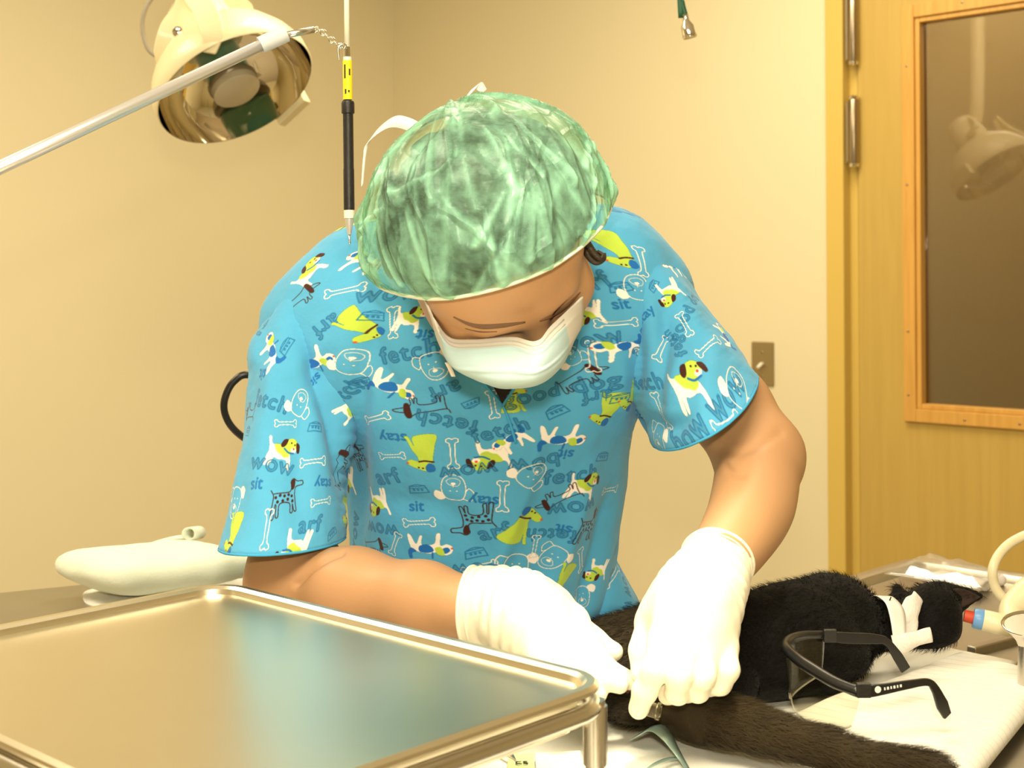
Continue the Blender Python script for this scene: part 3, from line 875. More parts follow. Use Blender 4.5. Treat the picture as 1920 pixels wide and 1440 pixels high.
nt.links.new(cr.outputs[0], b1.inputs['Height']); nt.links.new(nz.outputs['Fac'], b2.inputs['Height']); nt.links.new(b1.outputs[0], b2.inputs['Normal']); nt.links.new(b2.outputs[0], b.inputs['Normal'])
M['towel'] = tw
def towel_z(G, u, v):
    edge = np.minimum(np.minimum(u, 1 - u) * 4.0, np.minimum(v, 1 - v) * 3.0)
    e = np.clip(edge / 0.22, 0, 1); e = np.sqrt(np.clip(1 - (1 - e) ** 2, 0, 1))
    z = 0.0115 + 0.012 * e
    z = z + 0.004 * noise(np.stack([G[..., 0] * 14, G[..., 1] * 14, G[..., 0] * 0 + 2], -1)) * e
    return z
flat_cloth('towel', (on(1452, 1366, TS + 0.012), on(1812, 1238, TS + 0.012), on(1968, 1290, TS + 0.012), on(1815, 1480, TS + 0.012)), 110, 90, towel_z, TS,
           M['towel'], 'folded white ribbed terry towel under the safety glasses', 'towel', thick=0.004)

# ================================================================== black cat
M['cat'] = mat('black_fur', (0.0026, 0.0021, 0.0015), 0.75, var=0.35, vscale=90, bump=0.6, bscale=300, stretch=(1, 1, 1), spec=0.2, sheen=0.03)
M['fur'] = mat('black_fur_tips', (0.0045, 0.0035, 0.0023), 0.6, var=0.3, vscale=40, spec=0.3)
M['litfur'] = mat('lamplit_fur_tips', (0.040, 0.027, 0.011), 0.65, var=0.35, vscale=60, spec=0.3)  # brown tint paints the spot's light onto the black tail and rump
M['earskin'] = mat('ear_skin', (0.030, 0.015, 0.012), 0.6, var=0.1)
cz0 = TS + 0.006
gp = lambda x, y, z: on(x, y, cz0 + z)
def cp(px, py, depth): return at(px, py, depth)
Cf = Field((0.0, 1.0, TS - 0.01), (0.62, 1.66, TS + 0.15), 0.0032)
spine = [at(1180, 1262, 1.285), at(1270, 1232, 1.30), at(1400, 1212, 1.335), at(1495, 1192, 1.362), at(1568, 1176, 1.39)]
rads = [0.044, 0.047, 0.048, 0.048, 0.0425]
for i in range(len(spine) - 1):
    Cf.cone(spine[i], spine[i + 1], rads[i], rads[i + 1], 0.02)
Cf.ell(at(1556, 1160, 1.40), (0.047, 0.05, 0.044), k=0.02)                     # shoulders
Cf.ell(at(1175, 1250, 1.29), (0.055, 0.05, 0.045), k=0.03)                     # rump
Cf.ell(at(1470, 1235, 1.34), (0.08, 0.045, 0.032), k=0.03)                     # belly side towards us
Cf.cone(at(1600, 1178, 1.40), at(1720, 1168, 1.428), 0.026, 0.024, 0.012)       # neck
Cf.ell(at(1748, 1146, 1.43), (0.027, 0.030, 0.030), k=0.012)                   # skull
Cf.ell(at(1768, 1166, 1.425), (0.016, 0.022, 0.020), k=0.012)                  # muzzle
Cf.ell(at(1745, 1182, 1.425), (0.026, 0.022, 0.014), k=0.012)                  # cheek
Cf.cone(at(1776, 1126, 1.435), at(1836, 1118, 1.44), 0.0195, 0.0055, 0.010, flat=((0, 1, 0), 0.55))      # ear root
Cf.cone(at(1692, 1122, 1.455), at(1684, 1104, 1.46), 0.012, 0.006, 0.006)       # far ear root / ruff
# hind leg folded under and the thigh, tail root
Cf.cone(at(1200, 1290, 1.25), at(1262, 1314, 1.20), 0.036, 0.024, 0.02)
Cf.cone(at(1262, 1314, 1.20), at(1172, 1332, 1.187), 0.020, 0.0125, 0.012)
Cf.cone(at(1300, 1270, 1.26), at(1375, 1290, 1.27), 0.036, 0.022, 0.02)
# front legs tucked towards the towel
Cf.cone(at(1560, 1215, 1.36), at(1500, 1248, 1.33), 0.024, 0.014, 0.015)
tail = catmull([at(1262, 1322, 1.200), at(1318, 1342, 1.175), at(1395, 1362, 1.150), at(1484, 1388, 1.125), at(1580, 1417, 1.100), at(1660, 1446, 1.080), at(1760, 1492, 1.055)], 4)
tr_ = np.interp(np.linspace(0, 1, len(tail)), [0, 0.12, 0.3, 0.55, 0.8, 1], [0.0155, 0.0185, 0.0165, 0.0130, 0.0120, 0.0090])
for i in range(len(tail)):
    tail[i][2] = max(tail[i][2], TS + 0.0150 + tr_[i] * 0.9 + 0.014 * max(0.0, i / len(tail) - 0.7) / 0.3)
Cf.chain(tail, tr_, 0.012)
# ear flap
Cf.cut((0, 0, TS + 0.0140), (0, 0, -1))
V, Q = Cf.mesh(); V = relax(V, Q, 3)
N = normals(V, Q)
V = V + N * (0.0012 * noise(V * 90) + 0.0015 * noise(V * 40))[:, None]
tset = lambda P: np.min(np.linalg.norm(P[:, None, :] - tail[None, 2:], axis=2), axis=1) < 0.025
cat = tag(obj('cat', (V, Q), M['cat']), 'black cat lying on the white drape with its head to the right', 'cat')
M['litcoat'] = mat('lamplit_fur_base', (0.024, 0.016, 0.0065), 0.8, var=0.4, vscale=80, bump=0.5, bscale=250, spec=0.2)  # tail and rump faces coloured brown for lamplight on black fur
cat.data.materials.append(M['litcoat'])
cat.data.polygons.foreach_set('material_index', (tset(V[Q].mean(1)) | (V[Q].mean(1)[:, 0] < at(1262, 1250, 1.28)[0])).astype(np.int32))
# ear: a cupped cone
ea, eb, ec = at(1778, 1106, 1.4235), at(1838, 1119, 1.434), at(1795, 1144, 1.4215)
rows = []
for t in np.linspace(0, 1, 10):
    l, r_ = ea * (1 - t) + eb * t, ec * (1 - t) + eb * t
    l = l + UP * 0.004 * math.sin(math.pi * t); r_ = r_ - UP * 0.001 * math.sin(math.pi * t)
    rows.append([l * (1 - s) + r_ * s + np.array((0, 1, 0)) * (0.003 * math.sin(math.pi * s) * (1 - t)) for s in np.linspace(0, 1, 9)])
G = np.array(rows)
obj('ear', sheet(G), M['earskin'], cat, solid=0.002)
ea, eb, ec = at(1668, 1118, 1.47), at(1680, 1094, 1.475), at(1706, 1116, 1.46)
rows = [[(ea * (1 - s) + ec * s) * (1 - t) + eb * t + np.array((0, 1, 0)) * (0.006 * math.sin(math.pi * s) * (1 - t)) for s in np.linspace(0, 1, 7)] for t in np.linspace(0, 1, 7)]
obj('ear', sheet(np.array(rows)), M['earskin'], cat, solid=0.002)
# fur: short blades lying along the coat
rg = np.random.default_rng(5)
def fur(name, V, Q, N, count, length, width, sel, mat_, lay, lift=0.5, keep=None):
    A = V[Q]
    area = np.linalg.norm(np.cross(A[:, 2] - A[:, 0], A[:, 3] - A[:, 1]), axis=1)
    ctr = A.mean(1)
    w = area * sel(ctr)
    idx = rg.choice(len(Q), count, p=w / w.sum())
    uv = rg.random((count, 2, 1))
    a = A[idx]
    P = (a[:, 0] * (1 - uv[:, 0]) + a[:, 1] * uv[:, 0]) * (1 - uv[:, 1]) + (a[:, 3] * (1 - uv[:, 0]) + a[:, 2] * uv[:, 0]) * uv[:, 1]
    n = N[Q[idx, 0]]
    d = lay(P) + rg.normal(0, 0.25, P.shape)
    d = d - (d * n).sum(1)[:, None] * n
    d /= np.linalg.norm(d, axis=1)[:, None] + 1e-9
    L = length * rg.uniform(0.6, 1.3, (count, 1))
    lf = lift * rg.uniform(0.5, 1.4, (count, 1))
    s = np.cross(n, d) * width
    m = P + L * 0.5 * (d * 0.8 + n * lf); e = P + L * (d + n * lf * 0.8)
    Vv = np.stack([P - s - n * 0.001, P + s - n * 0.001, m + s * 0.7, m - s * 0.7, e], 1).reshape(-1, 3)
    k = np.arange(count)[:, None] * 5
    Fv = [tuple(q) for q in (k + np.array([[0, 1, 2, 3]]))] + [tuple(q) for q in (k + np.array([[3, 2, 4]]))]
    return Vv, Fv
tdir = nrm(tail[-1] - tail[0])
tset = lambda P: np.min(np.linalg.norm(P[:, None, :] - tail[None, 2:], axis=2), axis=1) < 0.025
back_dir = nrm(spine[0] - spine[-1])
body_sel = lambda P: np.where(tset(P) | ((P[:, 0] > 0.452) & (P[:, 2] < 0.985)), 0.0, 1.0) * (P[:, 2] > TS + 0.026)
f1 = fur('fur', V, Q, N, 20000, 0.011, 0.00026, body_sel, None, lambda P: np.tile(back_dir, (len(P), 1)), 0.45)
o = tag(obj('body_fur', f1, M['fur'], cat), kind='stuff')
f2 = fur('fur', V, Q, N, 18000, 0.0125, 0.00022, lambda P: np.where(tset(P) & (P[:, 0] > 0.155), 1.0, 0.0) * (P[:, 2] > TS + 0.022), None, lambda P: np.tile(tdir, (len(P), 1)), 0.35)
o = tag(obj('tail_fur', f2, M['litfur'], cat), kind='stuff')
f3 = fur('fur', V, Q, N, 6000, 0.009, 0.00024, lambda P: ((P[:, 0] < at(1265, 1250, 1.28)[0]) & ~tset(P) & (P[:, 2] > TS + 0.028)).astype(float), None, lambda P: np.tile(back_dir, (len(P), 1)), 0.4)
o = tag(obj('rump_fur', f3, M['litfur'], cat), kind='stuff')
M['pink'] = mat('pink_skin', (0.55, 0.25, 0.17), 0.5, var=0.1)
obj('bare_skin', lathe(at(1203, 1296, 1.200), nrm((0, -0.8, 0.6)), [(0.013, -0.006), (0.012, 0.002), (0.007, 0.005), (0, 0.006)], 20), M['pink'], cat)

# paper collar and gauze ties on the cat's neck
M['paper'] = mat('paper_band', (0.82, 0.79, 0.76), 0.75, var=0.02)
M['gauze'] = mat('gauze', (0.80, 0.75, 0.70), 0.95, var=0.04, bump=0.5, bscale=350)
cpts = [at(1632, 1122, 1.415), at(1642, 1117, 1.395), at(1660, 1130, 1.372), at(1669, 1158, 1.362), at(1674, 1192, 1.358), at(1677, 1218, 1.362)]
cpt2 = [at(1664, 1118, 1.425), at(1676, 1121, 1.402), at(1693, 1140, 1.380), at(1698, 1164, 1.370), at(1698, 1194, 1.362), at(1700, 1218, 1.367)]
G = np.array([catmull(cpts, 6), catmull(cpt2, 6)]); G = np.array([G[0] * (1 - t) + G[1] * t for t in np.linspace(0, 1, 5)])
band = tag(obj('paper_collar', sheet(G), M['paper'], solid=0.001), 'white paper collar with a handwritten mark around the cat\'s neck', 'collar')
def text_mesh(body, size, place, ax, ay, name, mat_, parent, depth=0.0004, shear=0.0):
    cu = bpy.data.curves.new('writing', 'FONT'); cu.body = body; cu.size = size; cu.align_x = 'CENTER'; cu.align_y = 'CENTER'; cu.extrude = depth; cu.shear = shear
    to = bpy.data.objects.new('writing', cu); COL.objects.link(to)
    bpy.context.view_layer.update()
    me = bpy.data.meshes.new_from_object(to.evaluated_get(bpy.context.evaluated_depsgraph_get()))
    bpy.data.objects.remove(to); bpy.data.curves.remove(cu)
    az = np.cross(ax, ay)
    V = [np.array(place) + np.array(ax) * v.co.x + np.array(ay) * v.co.y + az * v.co.z for v in me.vertices]
    Fc = [tuple(p.vertices) for p in me.polygons]
    bpy.data.meshes.remove(me)
    return obj(name, (V, Fc), mat_, parent, smooth=False)
lx = nrm(np.array((0.86, -0.1, -0.5))); ly = nrm(np.cross(nrm((-0.1, -0.75, 0.65)), lx))
text_mesh('J', 0.011, at(1668, 1126, 1.383), lx, ly, 'handwriting', M['black'], band)
def puff(pts, rr, name, mat_, label=None, cat=None, parent=None, amp=0.0018, flat=0.6, fr=90):
    P = catmull(pts, 8); v, f = tube(P, rr, 20, flat=flat, up=CAM_F)
    v = np.array(v); v = v + amp * np.stack([noise(v * fr + k * 9) for k in range(3)], 1)
    return tag(obj(name, (v, f), mat_, parent), label, cat)
puff([at(1722, 1118, 1.405), at(1712, 1135, 1.395), at(1704, 1158, 1.387), at(1700, 1188, 1.383), at(1690, 1200, 1.38)], [0.007, 0.0105, 0.0115, 0.009, 0.006], 'gauze_strip', M['gauze'], 'white gauze strip standing upright against the cat\'s neck', 'gauze', flat=0.4)
puff([at(1678, 1212, 1.352), at(1700, 1205, 1.348), at(1722, 1196, 1.35), at(1745, 1190, 1.352)], [0.011, 0.009, 0.007, 0.0075], 'gauze_strip', M['gauze'], 'knotted white gauze tail lying on the towel below the cat\'s chin', 'gauze', flat=0.7)

# ================================================================== safety glasses
M['lens'] = mat('clear_lens', (0.95, 0.95, 0.93), 0.03, trans=0.0, alpha=1.0)
g = bpy.data.materials.new('clear_polycarbonate'); g.use_nodes = True
nt = g.node_tree; nt.nodes.clear()
o_ = nt.nodes.new('ShaderNodeOutputMaterial'); mxs = nt.nodes.new('ShaderNodeMixShader')
tr = nt.nodes.new('ShaderNodeBsdfTransparent'); tr.inputs[0].default_value = (0.93, 0.92, 0.86, 1)
gl = nt.nodes.new('ShaderNodeBsdfGlossy'); gl.inputs['Roughness'].default_value = 0.03
fn = nt.nodes.new('ShaderNodeLayerWeight'); fn.inputs['Blend'].default_value = 0.5
pw = nt.nodes.new('ShaderNodeMath'); pw.operation = 'POWER'; pw.inputs[1].default_value = 4.0
ml = nt.nodes.new('ShaderNodeMath'); ml.operation = 'MULTIPLY_ADD'; ml.inputs[1].default_value = 0.45; ml.inputs[2].default_value = 0.03
nt.links.new(fn.outputs['Facing'], pw.inputs[0]); nt.links.new(pw.outputs[0], ml.inputs[0])
nt.links.new(ml.outputs[0], mxs.inputs[0]); nt.links.new(tr.outputs[0], mxs.inputs[1]); nt.links.new(gl.outputs[0], mxs.inputs[2]); nt.links.new(mxs.outputs[0], o_.inputs[0])
M['lens'] = g
fz = 0.348
gl_top = [at(1612, 1297, 1.135), at(1568, 1281, 1.150), at(1530, 1259, 1.170), at(1498, 1238, 1.190), at(1478, 1220, 1.212), at(1474, 1208, 1.234), at(1484, 1197, 1.252), at(1508, 1191, 1.268), at(1545, 1190, 1.282)]
gtop_c = catmull(gl_top, 6)
glasses = empty('safety_glasses', np.mean(gtop_c, axis=0) - UP * 0.05, 'clear wraparound safety glasses with black temples lying on the towel', 'safety glasses')
rows = []
cen = np.mean(gtop_c, axis=0)
for t in np.linspace(0, 1, 9):
    row = []
    for i, p in enumerate(gtop_c):
        s_ = i / (len(gtop_c) - 1)
        dep = 0.050 - 0.018 * abs(2 * s_ - 1) ** 3 - 0.010 * math.exp(-((s_ - 0.55) / 0.07) ** 2)
        inw = (cen - p) * np.array((1, 1, 0))
        row.append(p - UP * dep * t + inw * (0.06 * t + 0.10 * t * t))
    rows.append(row)
Lz = np.array(rows)
low = TS + 0.026
Lz[..., 2] = np.maximum(Lz[..., 2], low)
ln_o = obj('lens', sheet(Lz), M['lens'], glasses, solid=0.0016)
M['lensedge'] = mat('lens_edge', (0.55, 0.50, 0.38), 0.15, alpha=0.45)
obj('lens_edge', tube(np.vstack([Lz[::-1, 0], Lz[-1] * 1.0]) if False else Lz[-1], 0.0008, 8), M['lensedge'], ln_o)
V, Fc = [], []
obj('brow_bar', tube(gtop_c, [0.0042, 0.0050, 0.0052, 0.0048, 0.0045, 0.0042, 0.0040, 0.0038], 14, flat=1.0, up=UP), M['black'], glasses)
def temple(pts, w, hgt):
    P = catmull(pts, 8)
    T, Nn, B = frames(P, up=UP)
    ww = np.interp(np.linspace(0, 1, len(P)), np.linspace(0, 1, len(hgt)), hgt)
    V, Fc = [], []
    for p, n, b_, q in zip(P, Nn, B, ww):
        V += [p - b_ * w - n * q, p + b_ * w - n * q, p + b_ * w + n * q, p - b_ * w + n * q]
    for i in range(len(P) - 1):
        for j in range(4):
            Fc.append((i * 4 + j, i * 4 + (j + 1) % 4, i * 4 + 4 + (j + 1) % 4, i * 4 + 4 + j))
    Fc += [(3, 2, 1, 0), tuple(len(V) - 4 + j for j in range(4))]
    return obj('temple', (V, Fc), M['black'], glasses, smooth=False, bevel=0.001)
tm = temple([at(1568, 1284, 1.150), at(1612, 1296, 1.137), at(1650, 1293, 1.137), at(1700, 1284, 1.142), at(1738, 1279, 1.147), at(1752, 1290, 1.150), at(1765, 1318, 1.156), at(1776, 1342, 1.162)], 0.0016, [0.003, 0.0052, 0.0050, 0.0040, 0.0032, 0.0030, 0.0040, 0.0058, 0.0042])
temple([at(1545, 1192, 1.280), at(1585, 1196, 1.283), at(1640, 1198, 1.287), at(1662, 1203, 1.288), at(1680, 1226, 1.290), at(1698, 1256, 1.294)], 0.0018, [0.0035, 0.0052, 0.0050, 0.0038, 0.0034, 0.0048, 0.0050])
for (a, dpt) in (((1619, 1294), 1.134), ((1556, 1192), 1.277)):
    c = at(*a, dpt)
    obj('hinge_block', box(c, (0.012, 0.005, 0.012), (CAM_R, CAM_F, UP)), M['blackgrip'], glasses, smooth=False, bevel=0.001)
lg_x = nrm(at(1690, 1285, 1.140) - at(1650, 1292, 1.136)); lg_y = nrm(UP - (UP @ lg_x) * lg_x)
M['logo'] = mat('white_print', (0.75, 0.75, 0.72), 0.5)
lc_ = at(1646, 1293, 1.1345)
obj('printed_disc', lathe(lc_, np.cross(lg_x, lg_y), [(0.0028, 0), (0.0028, 0.0003), (0, 0.0003)], 20), M['logo'], tm, smooth=False)
for k in range(6):
    c = at(1659 + 6.0 * k, 1291.5 - 1.1 * k, 1.1352 + 0.0006 * k)
    obj('printed_letter', box(c, (0.0017 if k % 2 else 0.0012, 0.0003, 0.0022), (lg_x, np.cross(lg_y, lg_x), lg_y)), M['logo'], tm, smooth=False)

# ================================================================== things at the table's far end
# plastic bag with gauze in it
bagm = bpy.data.materials.new('clear_film'); bagm.use_nodes = True
nt = bagm.node_tree; nt.nodes.clear()
o_ = nt.nodes.new('ShaderNodeOutputMaterial'); mxs = nt.nodes.new('ShaderNodeMixShader'); mx2 = nt.nodes.new('ShaderNodeMixShader')
tr = nt.nodes.new('ShaderNodeBsdfTransparent'); df = nt.nodes.new('ShaderNodeBsdfDiffuse'); df.inputs[0].default_value = (0.75, 0.72, 0.64, 1)
gl = nt.nodes.new('ShaderNodeBsdfGlossy'); gl.inputs['Roughness'].default_value = 0.12
mx2.inputs[0].default_value = 0.09; mxs.inputs[0].default_value = 0.10
nt.links.new(tr.outputs[0], mx2.inputs[1]); nt.links.new(df.outputs[0], mx2.inputs[2]); nt.links.new(mx2.outputs[0], mxs.inputs[1]); nt.links.new(gl.outputs[0], mxs.inputs[2]); nt.links.new(mxs.outputs[0], o_.inputs[0])
M['film'] = bagm
b00, b10, b11, b01 = on(1657, 1077, TZ + 0.003), on(1722, 1045, TZ + 0.003), on(1878, 1073, TZ + 0.006), on(1850, 1106, TZ + 0.006)
def lumps(G, u, v):
    e = np.clip(np.minimum(np.minimum(u * 5, (1 - u) * 6), np.minimum(v, 1 - v) * 6), 0, 1)
    return 0.004 + e * (0.012 + 0.003 * noise(np.stack([u * 9 + 0 * v, v * 5 + 0 * u, 0 * u * v], -1)))
bag = flat_cloth('plastic_bag', (b00, b01, b11, b10), 40, 24, lumps, TZ, M['film'], 'clear plastic bag of white gauze on the table\'s far end', 'plastic bag', thick=0.0006)
gq = lambda s, t: (b00 * (1 - s) + b01 * s) * (1 - t) + (b10 * (1 - s) + b11 * s) * t
flat_cloth('gauze_pad', (gq(0.28, 0.08), gq(0.90, 0.06), gq(0.94, 0.52), gq(0.42, 0.62)), 24, 16, lambda G, u, v: 0.0035 + 0.001 * noise(np.stack([u * 4 + 0 * v, v * 4 + 0 * u, 0 * u * v], -1)), TZ, M['gauze'],
           'white gauze pad lying in the clear plastic bag', 'gauze', thick=0.003)
for (x, y, lab) in ((1847, 1096, 'round white cotton ball at the near corner of the plastic bag'), (1873, 1087, 'round white cotton ball just behind the hose')):
    c = on(x, y, TS + 0.008)
    v_, f_ = lathe(c, UP, [(0.0, -0.0085)] + [(0.0095 * math.cos(t), 0.0085 * math.sin(t)) for t in np.linspace(-1.4, 1.4, 11)] + [(0.0, 0.0085)], 20)
    tag(obj('cotton_ball', (v_, f_), M['gauze']), lab, 'cotton ball')
# breathing tube set
M['tubing'] = mat('milky_tubing', (0.72, 0.64, 0.42), 0.35, var=0.05, spec=0.5, sss=0.0)
M['bluering'] = mat('blue_connector', (0.14, 0.32, 0.62), 0.35, var=0.05)
M['red'] = mat('red_tie', (0.55, 0.06, 0.02), 0.5)
e0, e1 = at(1819, 1157, 1.42), at(1925, 1182, 1.405)
bt = empty('breathing_tube', e0, 'milky plastic breathing connector with a blue ring at the cat\'s mouth', 'breathing tube')
ed = e1 - e0; eL = float(np.linalg.norm(ed)); ed = ed / eL
obj('red_fitting', lathe(e0 - ed * 0.006, ed, [(0.006, 0), (0.0065, 0.012), (0.006, 0.014)], 20), M['red'], bt, auto=40)
obj('blue_ring', lathe(e0 + ed * 0.003, ed, [(0.0095, 0), (0.0105, 0.002), (0.0105, 0.011), (0.0095, 0.013)], 28), M['bluering'], bt, auto=40)
obj('connector', lathe(e0 + ed * 0.012, ed, [(0.0100, 0), (0.0108, 0.001), (0.0112, 0.026), (0.0098, 0.028), (0.0098, 0.045), (0.0110, 0.060), (0.009, 0.062)], 28), M['tubing'], bt, auto=40)
obj('side_tube', tube(catmull([e0 + ed * 0.040 + UP * 0.004, at(1900, 1142, 1.43), at(1935, 1110, 1.44), at(1990, 1090, 1.44), at(2120, 1100, 1.42), at(2330, 1190, 1.36), at(2560, 1600, 1.36)], 8), [0.010, 0.014, 0.017, 0.016, 0.016, 0.016, 0.016], 22), M['tubing'], bt)
hs_ = tag(obj('breathing_hose', tube(catmull([at(2700, 800, 1.70), at(2300, 930, 1.60), at(2060, 985, 1.53), at(1950, 997, 1.505), at(1905, 1012, 1.50), at(1877, 1035, 1.495), at(1862, 1065, 1.485), at(1864, 1095, 1.485), at(1878, 1118, 1.483), at(1898, 1130, 1.482)], 10), 0.0052, 18), M['tubing']), 'thin milky hose curving up beside the plastic bag', 'hose')
# small steel bowl at the frame's edge
bc = at(1932, 1172, 1.30)
bw = empty('steel_bowl', bc - UP * 0.05, 'small stainless bowl on a stem at the right edge of the table', 'bowl')
bax = nrm((-0.10, -0.22, 0.96))
obj('bowl_rim', open_lathe(bc, bax, [(0.0255, 0.0), (0.0262, 0.0012), (0.0255, 0.0020), (0.0235, 0.0005), (0.019, -0.006), (0.012, -0.012), (0.0, -0.014)], 40), M['chrome'], bw)
obj('bowl_body', lathe(bc, bax, [(0.0255, 0.0), (0.020, -0.006), (0.014, -0.014), (0.012, -0.02)][::-1], 32), M['steel'], bw, auto=40)
obj('bowl_stem', tube([bc - bax * 0.012, (bc[0], bc[1], TS + 0.002)], [0.011, 0.0125], 24), M['steel'], bw, auto=40)

# ================================================================== instruments under the tray's edge
dz = TS + 0.012
def loop(c, r1, r2, ax, ay, tr_=0.0011):
    return tube([np.array(c) + np.array(ax) * r1 * math.cos(t) + np.array(ay) * r2 * math.sin(t) for t in np.linspace(0, 2 * math.pi, 28, endpoint=False)], tr_, 10, closed=True)
fc = on(958, 1391, dz)
fcs = empty('surgical_scissors', fc, 'steel surgical scissors with ring handles on the drape beside the tray rim', 'scissors')
qx = nrm(on(985, 1383, dz) - on(935, 1400, dz)); qy = np.cross(UP, qx)
obj('ring_handle', loop(on(966, 1387, dz), 0.0135, 0.0065, qx, qy), M['steel'], fcs)
obj('ring_handle', loop(on(930, 1404, dz), 0.0135, 0.0070, qx, qy), M['steel'], fcs)
obj('blade', tube([on(948, 1394, dz + 0.001), on(962, 1420, dz + 0.001), on(985, 1468, dz)], [0.0014, 0.0018, 0.0006], 10), M['steel'], fcs)
obj('blade', tube([on(922, 1398, dz + 0.002), on(945, 1412, dz + 0.002), on(985, 1440, dz + 0.001)], [0.0014, 0.0018, 0.0006], 10), M['steel'], fcs)
M['greenpaper'] = mat('pale_green_paper', (0.55, 0.62, 0.30), 0.7, var=0.03)
M['clearwhite'] = mat('pale_packaging', (0.72, 0.76, 0.62), 0.5, var=0.04)
kp = [on(953, 1418, dz), on(1000, 1416, dz), on(1004, 1462, dz), on(950, 1466, dz)]
pkt = tag(obj('suture_packet', join(([p - UP * 0.003 for p in kp] + [p + UP * 0.002 for p in kp], [(3, 2, 1, 0), (4, 5, 6, 7), (0, 1, 5, 4), (1, 2, 6, 5), (2, 3, 7, 6), (3, 0, 4, 7)])), M['greenpaper'], smooth=False), 'pale green packet with a handwritten mark at the bottom edge of the drape', 'packet')
kx = nrm(kp[1] - kp[0]); ky = np.cross(UP, kx)
text_mesh('cs', 0.014, on(978, 1430, dz + 0.003) + UP * 0.0004, kx, ky, 'handwriting', M['black'], pkt, 0.0002)
kp = [on(1004, 1418, dz), on(1088, 1414, dz), on(1100, 1470, dz), on(1006, 1474, dz)]
tag(obj('suture_packet', (kp + [p + UP * 0.003 for p in kp], [(3, 2, 1, 0), (4, 5, 6, 7), (0, 1, 5, 4), (1, 2, 6, 5), (2, 3, 7, 6), (3, 0, 4, 7)]), M['clearwhite'], smooth=False), 'whitish blank packet lying between the green packet and the tray post', 'packet')
M['foil'] = mat('teal_foil', (0.34, 0.47, 0.42), 0.32, 0.5, var=0.1, vscale=60)
P = catmull([on(1184, 1386, dz + 0.004), on(1204, 1374, dz + 0.012), on(1228, 1363, dz + 0.018), on(1250, 1380, dz + 0.016), on(1266, 1404, dz + 0.008), on(1278, 1424, dz + 0.002), on(1292, 1446, dz)], 6)
ts = tag(obj('foil_strip', ribbon(P, 0.018, nrm((0.5, 1, 0)), [0.4, 0.9, 1.3, 1.1, 0.7, 0.5, 0.4]), M['foil'], solid=0.0006), 'bent silvery green foil strip on the drape in front of the tail', 'foil strip')
P = catmull([on(1278, 1421, dz), on(1250, 1424, dz + 0.003), on(1222, 1436, dz + 0.004), on(1190, 1462, dz + 0.002)], 6)
tag(obj('foil_strip', ribbon(P, 0.008, nrm((0.2, 1, 0)), [0.6, 1, 1, 0.8]), M['foil'], solid=0.0006), 'narrow silvery green strip at the bottom edge by the tray post', 'foil strip')
M['amber'] = mat('clear_amber_plastic', (0.85, 0.74, 0.48), 0.06, trans=0.95, ior=1.4)
nc = at(1222, 1331, 1.15)
tag(obj('needle_cap', lathe(nc, nrm((0.9, -0.2, -0.15)), [(0.004, -0.010), (0.0055, -0.009), (0.0062, 0.003), (0.0072, 0.004), (0.0072, 0.007), (0.0045, 0.008)], 24), M['amber'], auto=40), 'small clear amber plastic cap under the gloved fingertip on the fur', 'cap')
# ================================================================== the printed cotton of the scrub top
PPM = 1900                                               # print dots per metre of cloth
CW, CH = 1.16, 1.36                                      # the cloth's cutting sheet, metres
PW, PH = int(CW * PPM), int(CH * PPM)
sg = lambda r, g, b: np.array((r, g, b), np.float32) / 255
BASE, WHT, LIME, NAVY, LINEB, BRN, REDC = sg(80, 164, 208), sg(244, 236, 228), sg(182, 208, 74), sg(28, 104, 184), sg(30, 118, 182), sg(62, 26, 20), sg(225, 80, 50)
SR = 3800.0                                              # stamp dots per metre
class Stamp:
    def __init__(s, w, h):                               # millimetres
        s.w, s.h = w, h
        nx, ny = int(w * SR / 1000), int(h * SR / 1000)
        s.rgb = np.zeros((ny, nx, 3), np.float32); s.a = np.zeros((ny, nx), np.float32)
        s.X, s.Y = np.meshgrid((np.arange(nx) + .5) * 1000 / SR - w / 2, (np.arange(ny) + .5) * 1000 / SR - h / 2)
    def lay(s, m, col):
        m = np.clip(m, 0, 1)
        s.rgb = s.rgb * (1 - m[..., None]) + col * m[..., None]
        s.a = s.a + m - s.a * m
    def fill(s, P, col, smooth=True):
        P = catmull(P, 5, closed=True) if smooth else np.array(P, float)
        m = np.zeros(s.X.shape, bool); dm = np.full(s.X.shape, 9.0)
        for (x0, y0), (x1, y1) in zip(P, np.roll(P, -1, 0)):
            if y0 != y1:
                c = (y0 > s.Y) != (y1 > s.Y)
                m ^= c & (s.X < (x1 - x0) * (s.Y - y0) / (y1 - y0) + x0)
            dm = np.minimum(dm, s.seg(x0, y0, x1, y1))
        s.lay(0.5 + np.where(m, 1, -1) * dm / 0.3, col)
    def seg(s, x0, y0, x1, y1):
        dx, dy = x1 - x0, y1 - y0
        t = np.clip(((s.X - x0) * dx + (s.Y - y0) * dy) / (dx * dx + dy * dy + 1e-9), 0, 1)
        return np.hypot(s.X - x0 - t * dx, s.Y - y0 - t * dy)
    def line(s, P, col, w=1.1, closed=False, smooth=True):
        P = catmull(P, 5, closed=closed) if smooth else np.array(P, float)
        if closed: P = np.vstack([P, P[:1]])
        dm = np.full(s.X.shape, 9.0)
        for (x0, y0), (x1, y1) in zip(P[:-1], P[1:]):
            dm = np.minimum(dm, s.seg(x0, y0, x1, y1))
        s.lay(0.5 + (w / 2 - dm) / 0.3, col)
    def dot(s, x, y, r, col, ry=None):
        d = np.hypot((s.X - x), (s.Y - y) * r / (ry or r)) - r
        s.lay(0.5 - d / 0.3, col)
STAMPS = {}
def stamp(name, w, h):
    s = Stamp(w, h); STAMPS[name] = s
    return s
s = stamp('bone', 40, 16)
